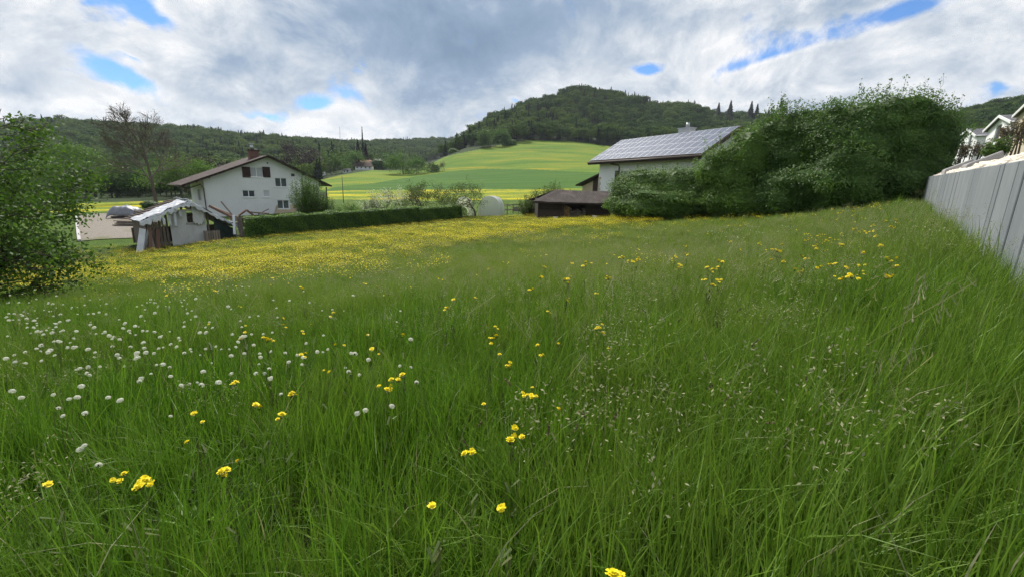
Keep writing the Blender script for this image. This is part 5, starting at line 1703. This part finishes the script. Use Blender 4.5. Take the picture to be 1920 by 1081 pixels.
tarp('dark_sheet', barn, 14, 14, lambda u, v: (g0 + (g1 - g0) * u, -.05 + .15 * u, (ztop(g0 + (g1 - g0) * u) - .35) * (1 - v)), M_dktarp, .06, 22)

# loose things round the barn
c0, c1 = pn(381, 442)[0], pn(408, 442)[0]
cz = pn(395, 432)[2]
cr = tag(empty('crate', tuple(wn_((c0, -.55, 0))), rzN), 'weathered wooden slat crate in front of the barn wall', 'crate')
for k in range(6):
    x = (c1 - c0) * k / 6
    MB().box((x + .02, 0, .02), (x + (c1 - c0) / 6 - .02, .03, cz)).build('slat', M_barewood, cr)
    MB().box((x + .02, .42, .02), (x + (c1 - c0) / 6 - .02, .45, cz)).build('slat', M_barewood, cr)
MB().box((0, .03, .08), (c1 - c0, .06, .16)).box((0, .03, cz - .14), (c1 - c0, .06, cz - .06)).box((0, .05, 0), (.03, .42, cz)).box((c1 - c0 - .03, .05, 0), (c1 - c0, .42, cz)).build('frame', M_barewood, cr)
def leaning(name, px0, py0, px1, py1, y, w, mat, label, cat='board', th=.04, dy=.5):
    a, b = pn(px0, py0, y), pn(px1, py1, y)
    a[2] = gz(*wn_(a)[:2]) - locN[2]
    A, B = wn_(a), wn_((b[0], y + dy, b[2]))
    o = MB().bar(A, B, w, th, up=tuple(yN)).build(name, mat)
    return tag(o, label, cat)
leaning('board', 258, 454, 272, 430, -.7, .34, M_tarp, 'wide white board leaning at the left front of the barn')
GW = 'loose boards heaped at the left corner of the barn'
for k, (a, b, c, d, w, m, lab) in enumerate([(280, 456, 286, 426, .16, M_redwood, 'reddish plank upright beside the wide white board'), (288, 458, 283, 428, .14, M_oldwood, 'grey plank leaning left at the barn corner'),
                                           (296, 457, 300, 430, .22, M_redwood, 'dark red-brown board next to the barn corner posts'), (270, 452, 295, 424, .1, M_oldwood, 'thin grey batten crossing the heaped boards'),
                                           (262, 436, 286, 421, .12, M_tarp, 'short white batten on top of the board heap')]):
    leaning('plank', a, b, c, d, -.6 + .12 * k, w, m, lab).__setitem__('group', GW)
# tarp-covered pile and lumber stack behind the barn, on the drive
pl = ground_hit(235, 410, 0, 25)
pl = np.array([pl[0], pl[1], gz(pl[0], pl[1])])
kx = np.linalg.norm(pl - CAM) / FPX
heap = tag(empty('lumber_pile', tuple(pl)), 'stack of lumber under a crumpled grey tarp beside the driveway', 'lumber pile')
wpx, hpx = 40 * kx, 17 * kx
for r_ in range(4):
    for c in range(3):
        z = .12 + r_ * .24
        MB().bar((-wpx * .45 + rng.normal() * .1, c * .35, z), (wpx * .55 + rng.normal() * .25, c * .35 + rng.normal() * .1, z + rng.normal() * .03), .24, .16).build('beam', M_barewood if (r_ + c) % 2 else M_oldwood, heap)
tarp('tarp', heap, 26, 20, lambda u, v: (-wpx * .55 + wpx * 1.0 * u, -.5 + 1.8 * v, 1.0 + (hpx - 1.0) * max(0, math.sin(math.pi * min(max(u, 0), 1))) ** .6 * (.35 + .65 * math.sin(math.pi * v)) - .75 * (abs(2 * v - 1) ** 5) - .5 * abs(2 * u - 1) ** 8), M_gtarp, .08, 31)
pl2 = ground_hit(252, 425, 0, 25); pl2 = np.array([pl2[0], pl2[1], gz(pl2[0], pl2[1])])
stk = tag(empty('board_stack', tuple(pl2)), 'low stack of mixed boards on the drive behind the barn', 'board stack')
for k in range(12):
    z = .08 + (k // 3) * .13
    MB().bar((-1.7 + rng.normal() * .25, (k % 3) * .32, z), (1.4 + rng.normal() * .3, (k % 3) * .32 + rng.normal() * .12, z + rng.normal() * .02), .26, .09).build('board', (M_barewood, M_oldwood, M_redwood)[k % 3], stk)
# sticks and beams to the right of the barn, before the house
def heap_bar(px0, py0, px1, py1, Y, w, mat, label, name='beam'):
    o = MB().bar(at(px0, py0, Y), at(px1, py1, Y + .6), w, w * .8).build(name, mat)
    tag(o, label, 'timber', 'timber heaped between the barn and the white house')
heap_bar(414, 378, 436, 404, 33.5, .10, M_oldwood, 'dark bent beam sticking up in front of the white house wall')
heap_bar(392, 386, 440, 410, 34.5, .22, M_redwood, 'long reddish beam sloping down right of the barn ridge')
heap_bar(398, 388, 446, 408, 35.2, .18, M_barewood, 'pale beam lying along the long reddish beam')
heap_bar(448, 404, 462, 394, 34.5, .14, M_redwood, 'short reddish rafter forming a small peak before the house')
heap_bar(462, 394, 478, 406, 34.6, .14, M_redwood, 'second short rafter of the small peak before the house')
heap_bar(470, 398, 505, 401, 36, .16, M_oldwood, 'grey log lying on the heap just above the hedge')
heap_bar(484, 402, 504, 392, 36.4, .09, M_oldwood, 'thin branch sticking out of the heap above the hedge')
heap_bar(440, 440, 438, 404, 33, .16, M_tarp, 'white post wrapped in plastic at the right corner of the barn')
heap_bar(455, 445, 448, 408, 33.4, .3, M_oldwood, 'grey timber bundle at the left end of the hedge')
heap_bar(432, 412, 470, 410, 35.5, .35, M_oldwood, 'thick grey beam lying behind the hedge end')
heap_bar(440, 420, 475, 421, 35.0, .4, M_oldwood, 'lowest thick beam behind the hedge end')

# ------------------------------------------------------------------ garden domes, fence, lattice
def dome(px0, px1, pybase, pytop, Y, label, depth, turn, closed=False):
    a, b = at(px0, pybase, Y), at(px1, pybase, Y)
    w = (b - a)[0]; cx = (a + b) / 2; z0 = gz(cx[0], cx[1])
    h = at((px0 + px1) / 2, pytop, Y)[2] - z0
    r = tag(empty('garden_tunnel', (cx[0], cx[1], z0), turn), label, 'greenhouse', 'white plastic garden tunnels')
    nu, nv = 20, 8
    V, F = [], []
    for j in range(nv + 1):
        y = depth * j / nv; sc = 1 - .55 * max(0, (j - nv * .55) / (nv * .45)) ** 2
        for i in range(nu + 1):
            t = math.pi * i / nu
            V.append((-w / 2 * sc * math.copysign(abs(math.cos(t)) ** .75, math.cos(t)), y, max(h * sc * math.sin(t) ** .8 + .015 * math.sin(9 * t + 5 * y), 0)))
    F = [(j * (nu + 1) + i, j * (nu + 1) + i + 1, (j + 1) * (nu + 1) + i + 1, (j + 1) * (nu + 1) + i) for j in range(nv) for i in range(nu)]
    link('film', mesh_np('film', V, F, M_film, tint=np.zeros(len(V)), smooth=True), r)
    if closed:
        link('end_panel', mesh_np('end_panel', [(0, .02, 0)] + [V[i] for i in range(nu + 1)], [(0, i + 1, i + 2) for i in range(nu)], M_film, tint=np.zeros(nu + 2)), r)
    for j in (0, 3, 6):
        MB().tube([np.array(V[j * (nu + 1) + i]) * 1.006 for i in range(nu + 1)], .025, 5).build('hoop', M_frame, r)
    return r
dome(853, 889, 402, 370.5, 46, 'white garden tunnel with open dark front at the end of the hedge', 3.0, .15)
dome(896, 938, 399, 368.5, 47, 'rounded white garden tunnel right of the crooked fruit tree', 3.2, -.25, True)
fn = tag(empty('fence', tuple(at(938, 395, 50))), 'low weathered post and rail fence between the garden tunnels and the shed', 'fence')
fb = np.array(fn.location)
fp = []
for k in range(7):
    p = at(940 + 11 * k, 395, 50 + .3 * k); p[2] = gz(p[0], p[1]); fp.append(p - fb)
    MB().box((p - fb)[:3] - np.array([.05, .05, .1]), (p - fb) + np.array([.05, .05, 1.15])).build('post', M_barewood, fn)
for z in (.45, 1.0):
    for a, b in zip(fp[:-1], fp[1:]):
        MB().bar(a + np.array([0, -.08, z]), b + np.array([0, -.08, z + .03]), .04, .12).build('rail', M_barewood, fn)
for k, px in enumerate((700, 760, 830, 985)):
    p = at(px, 392, 58 - k); z = gz(p[0], p[1])
    o = MB().box((p[0] - 1.6, p[1], z - .1), (p[0] + 1.6, p[1] + .3, z + .5)).build('garden_bed', M_barewood)
    tag(o, ('timber raised bed behind the silvery bush', 'timber raised bed behind the crooked fruit trees', 'timber raised bed left of the white tunnels', 'timber raised bed before the drooping bush')[k], 'garden bed', 'raised beds in the orchard')
lt = at(596, 391, 53); lt[2] = gz(lt[0], lt[1])
lat = tag(empty('lattice_screen', tuple(lt)), 'white lattice screen beside the upright shrub under the eave', 'lattice')
lw = at(622, 391, 53)[0] - lt[0]; lh = 1.45
for k in range(9):
    x = lw * k / 8
    MB().box((x - .045, 0, .1), (x + .045, .03, lh - .25 * abs(k - 3) / 5)).build('slat', M_frame, lat)
for k in range(7):
    z = .15 + (lh - .35) * k / 6
    MB().box((0, .032, z - .045), (lw, .06, z + .045)).build('slat', M_frame, lat)
# utility pole and far mast
p = at(644, 378, 78); p[2] = gz(p[0], p[1])
o = MB().tube([p, (p[0], p[1], at(644, 330, 78)[2])], [.07, .05], 6).build('utility_pole', M_oldwood); tag(o, 'thin pole standing in the yellow strip right of the white house', 'pole')
p = at(638, 262, 560); top = at(638, 238, 560)[2]; z0 = gz(p[0], p[1])
mast = tag(empty('radio_mast', (p[0], p[1], z0)), 'thin lattice radio mast on the far ridge against the sky', 'mast')
m = MB()
for sx, sy in ((-1, -1), (1, -1), (0, 1)):
    m.tube([(sx * .9, sy * .9, 0), (sx * .25, sy * .25, top - z0)], .12, 4)
m.build('leg', M_alu, mast)
for k in range(6):
    z = (top - z0) * (.45 + .09 * k); q = .9 - .65 * z / (top - z0)
    MB().bar((-q, -q, z), (q, -q, z), .1).bar((q, -q, z), (0, q, z), .1).build('brace', M_alu, mast)

# far houses on the slope
def far_house(px0, px1, pyeave, pybase, pyridge, Y, label, wall, roofm, rz=.15, nwin=3):
    a, b = at(px0, pybase, Y), at(px1, pybase, Y)
    z0 = min(gz(a[0], a[1]), a[2]) - 1.0
    loc = (a[0], a[1], z0)
    h = tag(empty('house', loc, rz), label, 'house', 'far houses below the ridge')
    w = (b - a)[0]; ze_ = at(px0, pyeave, Y)[2] - z0; zr_ = at(px0, pyridge, Y)[2] - z0; zb = a[2] - z0
    d = 8.0
    hs = [(w * (k + .3) / nwin, w * (k + .7) / nwin, zb + (ze_ - zb) * .35, zb + (ze_ - zb) * .8) for k in range(nwin)]
    mb = MB(); holed_wall(mb, [0, w], 0, lambda x: ze_, hs, 0, .2)
    mb.add([(0, 0, 0), (0, d, 0), (0, d, ze_), (0, d / 2, zr_ - .1), (0, 0, ze_)], [(0, 1, 2, 3, 4)])
    mb.add([(w, 0, 0), (w, d, 0), (w, d, ze_), (w, d / 2, zr_ - .1), (w, 0, ze_)], [(0, 1, 2, 3, 4)])
    mb.build('wall', wall, h)
    for q in hs: window(h, *q, panes=1, sill=False, rev=.2)
    m = MB()
    m.slab([(-.6, -.6, ze_ - .2), (w + .6, -.6, ze_ - .2), (w + .6, d / 2, zr_), (-.6, d / 2, zr_)], .25)
    m.slab([(-.6, d / 2, zr_), (w + .6, d / 2, zr_), (w + .6, d + .6, ze_ - .2), (-.6, d + .6, ze_ - .2)], .25)
    me = m.mesh('roof', roofm); uvmap(me, (1, 0, 0), (0, .9, .4)); link('roof', me, h)
M_red = tiles('red_roof_tile', (.20, .085, .06), 2, 2)
far_house(666, 696, 311, 318, 303, 298, 'far white house with brown roof below the thin tall tree', M_white2, M_tile_br, nwin=4)
far_house(676, 694, 304, 309, 299, 318, 'far house with reddish roof just behind the far white house', M_white2, M_red)
far_house(643, 654, 318, 326, 315.5, 262, 'tiny white outbuilding right of the round green tree', M_white2, M_slate, nwin=2)
far_house(588, 603, 314, 322, 308, 270, 'small far white house behind the upright shrub', M_white2, M_red, nwin=2)

# ------------------------------------------------------------------ single flowers in the meadow
def proto_mesh(p, name, mats):
    V, F, MI, T = p.out()
    me = bpy.data.meshes.new(name); me.from_pydata(V.tolist(), [], F)
    me.polygons.foreach_set('material_index', np.asarray(MI, np.int32))
    for m in mats: me.materials.append(m)
    a = me.attributes.new('tint', 'FLOAT', 'POINT'); a.data.foreach_set('value', T.astype(np.float32))
    me.update()
    return me
def head_proto(seed):
    r = np.random.default_rng(seed); p = Proto()
    for layer, (n, rad, lift) in enumerate(((17, .0175, .10), (13, .0125, .35), (8, .007, .6))):
        for k in range(n):
            a = 6.283 * (k + r.uniform(-.2, .2)) / n
            d = np.array([math.cos(a), math.sin(a), 0]); s = np.array([-d[1], d[0], 0]); q = rad * r.uniform(.7, 1.2)
            p.strip([d * .001 + np.array([0, 0, .001 + .002 * layer]), d * q * .6 + np.array([0, 0, .002 * layer + q * lift * .7]), d * q + np.array([0, 0, .002 * layer + q * lift])], [.003, .0042], s, 0, r.random())
    for k in range(8):
        a = 6.283 * k / 8; d = np.array([math.cos(a), math.sin(a), 0]); s = np.array([-d[1], d[0], 0])
        p.strip([np.array([0, 0, -.012]), d * .006 + np.array([0, 0, -.008]), d * .007 + np.array([0, 0, 0])], [.004, .005], s, 1, .4)
    return p
HEADS = [proto_mesh(head_proto(60 + k), 'flower_head', [M_yel, M_stem]) for k in range(3)]
STEMS = {}
def hawk(k, variant):
    """stem with its branches for k heads; returns mesh and head places"""
    key = (k, variant)
    if key in STEMS: return STEMS[key]
    r = np.random.default_rng(100 * k + variant)
    p = Proto(); H = .62
    spots = []
    for q in range(k):
        a = r.uniform(0, 6.28); rad = .0 if k == 1 else .008 + .015 * math.sqrt(q)
        e = np.array([rad * math.cos(a), rad * math.sin(a), H + r.normal() * .012])
        spots.append(e)
        f = np.array([0, 0, H - .10 - .05 * r.random()])
        for s in (np.array([1.0, 0, 0]), np.array([0, 1.0, 0])):
            p.strip([f, (f + e) / 2 + np.array([e[0] * .25, e[1] * .25, 0]), e + np.array([0, 0, -.01])], [.0022, .002], s, 0, .5)
    for q in range(2):                                                   # closed buds on side stalks
        a = r.uniform(0, 6.28); e = np.array([.05 * math.cos(a), .05 * math.sin(a), H - .05 - .05 * r.random()])
        p.strip([np.array([0, 0, H - .2]), np.array([e[0] * .6, e[1] * .6, e[2] - .04]), e], [.002, .002], np.array([1.0, 0, 0]), 0, .4)
        for j in range(4): p.quad(e, unit(1)[0], .012, .7, 0, .2)
    for s in (np.array([1.0, 0, 0]), np.array([0, 1.0, 0])):
        p.strip([np.array([0, 0, -.03]), np.array([.008, .004, H * .35]), np.array([.004, 0, H * .65]), np.array([0, 0, H - .08])], [.0045, .004, .0035], s, 0, .4)
    for q in range(5):
        a = r.uniform(0, 6.28); d = np.array([math.cos(a), math.sin(a), 0]); z = r.uniform(.1, .45)
        p.strip([np.array([0, 0, z]), d * .04 + np.array([0, 0, z + .03]), d * .09 + np.array([0, 0, z + .03])], [.008, .012], np.array([-d[1], d[0], 0]), 0, r.random())
    STEMS[key] = (proto_mesh(p, 'stem', [M_stem]), spots)
    return STEMS[key]
def flower(px, py, k, label, group, sc=1.0):
    h = .62 * sc
    P = ground_hit(px, py, h)
    z = gz(P[0], P[1])
    me, spots = hawk(min(k, 7), int(rng.integers(0, 4)))
    r = tag(link('yellow_flower', me, None, (P[0], P[1], z)), label, 'flower', group)
    r.scale = (sc, sc, sc); r.rotation_euler = (0, 0, rng.uniform(0, 6.28))
    big = 1.5 + .2 * min(np.hypot(P[0], P[1]) / 12, 1)
    for e in spots:
        o = link('flower_head', HEADS[int(rng.integers(0, 3))], r, e)
        o.rotation_euler = (rng.normal() * .3, rng.normal() * .3, rng.uniform(0, 6.28)); o.scale = [big * rng.uniform(.6, 1.15)] * 3
    return r
FG = 'yellow hawksbeard flowers in the meadow'
near = [(960, 817, 6, 'dense yellow cluster of flower heads in the lower middle'), (995, 738, 7, 'wide yellow cluster of flowers just above the dense one'),
        (882, 845, 2, 'pair of yellow flowers left of the dense cluster'), (940, 965, 1, 'single yellow flower low in the middle foreground'),
        (810, 960, 1, 'small single yellow flower left of the low middle one'), (1160, 1074, 3, 'yellow flowers cut by the bottom edge of the picture'),
        (907, 752, 1, 'lone yellow flower left of the wide cluster'), (1047, 768, 1, 'lone yellow flower right of the wide cluster'),
        (948, 684, 3, 'three yellow heads above the wide cluster'), (920, 634, 5, 'loose yellow cluster in the middle above the three heads'),
        (1123, 615, 5, 'yellow cluster alone right of the middle'), (835, 577, 3, 'yellow trio in the middle distance left of centre'),
        (745, 708, 4, 'upper yellow cluster of the slanting group left of centre'), (723, 730, 4, 'lower yellow cluster of the slanting group left of centre'),
        (428, 880, 4, 'yellow cluster in the lower left foreground'), (228, 895, 3, 'left yellow flowers of the lower left pair of clusters'),
        (275, 898, 3, 'right yellow flowers of the lower left pair of clusters'), (285, 918, 1, 'single yellow flower under the lower left pair'),
        (88, 898, 1, 'single yellow flower nearest the lower left corner'), (483, 762, 2, 'two yellow heads left of the slanting group'),
        (527, 777, 2, 'two yellow heads below the dandelion clocks left of centre'), (550, 733, 3, 'yellow trio beside a dandelion clock left of centre'),
        (437, 720, 2, 'two yellow heads right of the pale clock patch'), (500, 638, 6, 'broad yellow cluster behind the dandelion clocks'),
        (535, 612, 2, 'two yellow heads just above the broad yellow cluster'), (572, 664, 3, 'yellow trio right of the broad cluster'),
        (610, 694, 2, 'yellow pair among dandelion clocks left of centre'), (645, 643, 1, 'single yellow flower right of the broad cluster'),
        (1460, 470, 8, 'largest far yellow cluster on the right half'), (1612, 434, 5, 'bright flat yellow cluster before the tall shrubs'),
        (1340, 532, 4, 'yellow cluster at mid-right in open grass'), (1510, 483, 4, 'slanting yellow cluster right of the largest far one'),
        (1708, 380, 3, 'yellow flowers at the foot of the wall end')]
for px, py, k, lab in near: flower(px, py, k, lab, FG, 1.0 if py > 500 else 1.1)
r = np.random.default_rng(77)
far_lab = 'small yellow flower among the scattered ones of the right-hand far meadow'
for q in range(120):
    px, py = r.uniform(1000, 1700), 400 + 125 * r.random() ** 1.5
    py = max(py, 404 - max(0, px - 1330) * .065 + 6)
    flower(px, py, int(r.integers(2, 6)), far_lab, FG, r.uniform(.95, 1.2))
for px, py in ((1635, 388), (1560, 393), (1590, 389), (1580, 396), (1570, 400), (1600, 396), (1650, 392)): flower(px, py, 5, far_lab, FG, 1.15)
low_lab = 'small yellow flower scattered over the left and middle meadow'
for q in range(70):
    px, py = r.uniform(300, 1150), 480 + 190 * r.random() ** 1.7
    flower(px, py, int(r.integers(1, 3)), low_lab, FG, r.uniform(.8, 1.05))
for px, py in ((365, 782), (381, 798), (350, 825), (689, 625)): flower(px, py, 1, low_lab, FG, .8)

# dandelion clocks
def clock_proto(seed):
    r = np.random.default_rng(seed); p = Proto()
    n = 80; R = .0145
    for k in range(n):
        z = 1 - 2 * (k + .5) / n; a = 2.39996 * k; d = np.array([math.sqrt(1 - z * z) * math.cos(a), math.sqrt(1 - z * z) * math.sin(a), z])
        if z < -.6 or (seed % 2 and d[0] > .35 and r.random() < .7): continue
        s = np.cross(d, (.3, .7, .2)); s /= np.linalg.norm(s)
        p.strip([d * .005, d * R * .6, d * R * .96], [.0006, .0006], s, 0, .4)
        p.disc(d * R * r.uniform(.85, 1.05) * np.array([1, 1, .75]), d, .0034, 3, 0, r.random(), .15)
    for k in range(10): p.quad(unit(1)[0] * .003, unit(1)[0], .008, .8, 1, .3)
    return p
CLOCK = [proto_mesh(clock_proto(80 + k), 'seed_head', [M_pappus, M_brownhead]) for k in range(2)]
def clock_stem(seed):
    r = np.random.default_rng(seed); p = Proto(); c = r.normal(size=2) * .05
    for s in (np.array([1.0, 0, 0]), np.array([0, 1.0, 0])):
        p.strip([np.array([c[0], c[1], -.03]), np.array([c[0] * .6, c[1] * .6, .2]), np.array([c[0] * .2, c[1] * .2, .38]), np.array([0, 0, .48])], [.004, .0038, .0034], s, 0, .6)
    return proto_mesh(p, 'stem', [M_stem])
CST = [clock_stem(90 + k) for k in range(4)]
def clock(px, py, label, sc=1.0):
    P = ground_hit(px, py, .48 * sc); z = gz(P[0], P[1])
    o = tag(link('dandelion_clock', CST[int(rng.integers(0, 4))], None, (P[0], P[1], z)), label, 'dandelion', 'white dandelion clocks in the left meadow')
    o.scale = (sc, sc, sc); o.rotation_euler = (0, 0, rng.uniform(0, 6.28))
    h = link('seed_head', CLOCK[int(rng.integers(0, 2))], o, (0, 0, .48))
    h.scale = [rng.uniform(.6, 1.25)] * 3; h.rotation_euler = (rng.normal() * .3, rng.normal() * .3, 0)
cl_lab = 'round white dandelion clock standing in the left foreground grass'
for px, py in [(23, 733), (40, 745), (130, 748), (145, 745), (118, 780), (110, 765), (203, 745), (225, 750), (158, 835), (150, 842), (185, 873), (318, 688), (320, 705), (355, 720), (370, 717), (340, 722), (265, 710), (410, 717), (508, 710), (480, 700),
               (527, 740), (615, 655), (595, 660), (165, 688), (187, 687), (163, 700), (415, 655), (430, 655), (670, 775), (685, 770), (735, 762), (378, 722), (90, 660), (78, 676), (143, 650), (165, 655), (205, 630), (160, 775), (320, 780), (100, 740)]:
    clock(px, py, cl_lab, rng.uniform(.95, 1.1))
c2 = 'small white dandelion clock in the middle of the left meadow'
r = np.random.default_rng(78)
for q in range(230):
    px = abs(r.normal(200, 190)) + 10; py = 618 + r.normal(0, 42) + .06 * (px - 200)
    if r.random() < .15: px, py = r.uniform(400, 800), r.uniform(540, 720)
    clock(px, py, c2, r.uniform(.85, 1.1))
def clock_patch(seed):
    r = np.random.default_rng(seed); p = Proto()
    for k in range(9):
        a, q = r.uniform(0, 6.28), .5 * math.sqrt(r.random()); e = np.array([q * math.cos(a), q * math.sin(a), r.uniform(.40, .52)])
        for j in range(7): p.disc(e + unit(1)[0] * .008, unit(1)[0], .010, 3, 0, r.random(), .2)
        p.strip([np.array([e[0], e[1], .1]), np.array([e[0], e[1], .3]), e], [.003, .003], np.array([1.0, 0, 0]), 1, .6)
    return p.out()
def p_clock(P, S):
    return np.where((S[:, 0] < 900) & (S[:, 1] > 500) & (S[:, 1] < 640), .25 * vn(P, .8, 5.0) * np.clip((950 - S[:, 0]) / 500, 0, 1), np.where(S[:, 1] < 520, .05 * vn(P, .6, 1.0), .0))
sow('dandelion_clocks', 'tiny far dandelion clocks dotted over the left meadow', 7, 30, 2.0, 61, [clock_patch(95), clock_patch(96)], [M_pappus, M_stem], 1.0, p_clock, cat='flowers')
# ------------------------------------------------------------------ haze over the valley
M_haze = bpy.data.materials.new('haze'); M_haze.use_nodes = True
hn = M_haze.node_tree; hn.nodes.clear()
ho = hn.nodes.new('ShaderNodeOutputMaterial'); hv = hn.nodes.new('ShaderNodeVolumePrincipled')
hv.inputs['Color'].default_value = (.80, .88, 1.0, 1); hv.inputs['Density'].default_value = .00009; hv.inputs['Anisotropy'].default_value = .2
hn.links.new(hv.outputs[0], ho.inputs['Volume'])
zlo = float(GV[:, 2].min()) - 1.5; zhi = float(GV[:, 2].max()) + 30
hz = MB().box((-2300, -2300, zlo), (2300, 2300, zhi)).build('haze', M_haze)
tag(hz, kind='stuff')
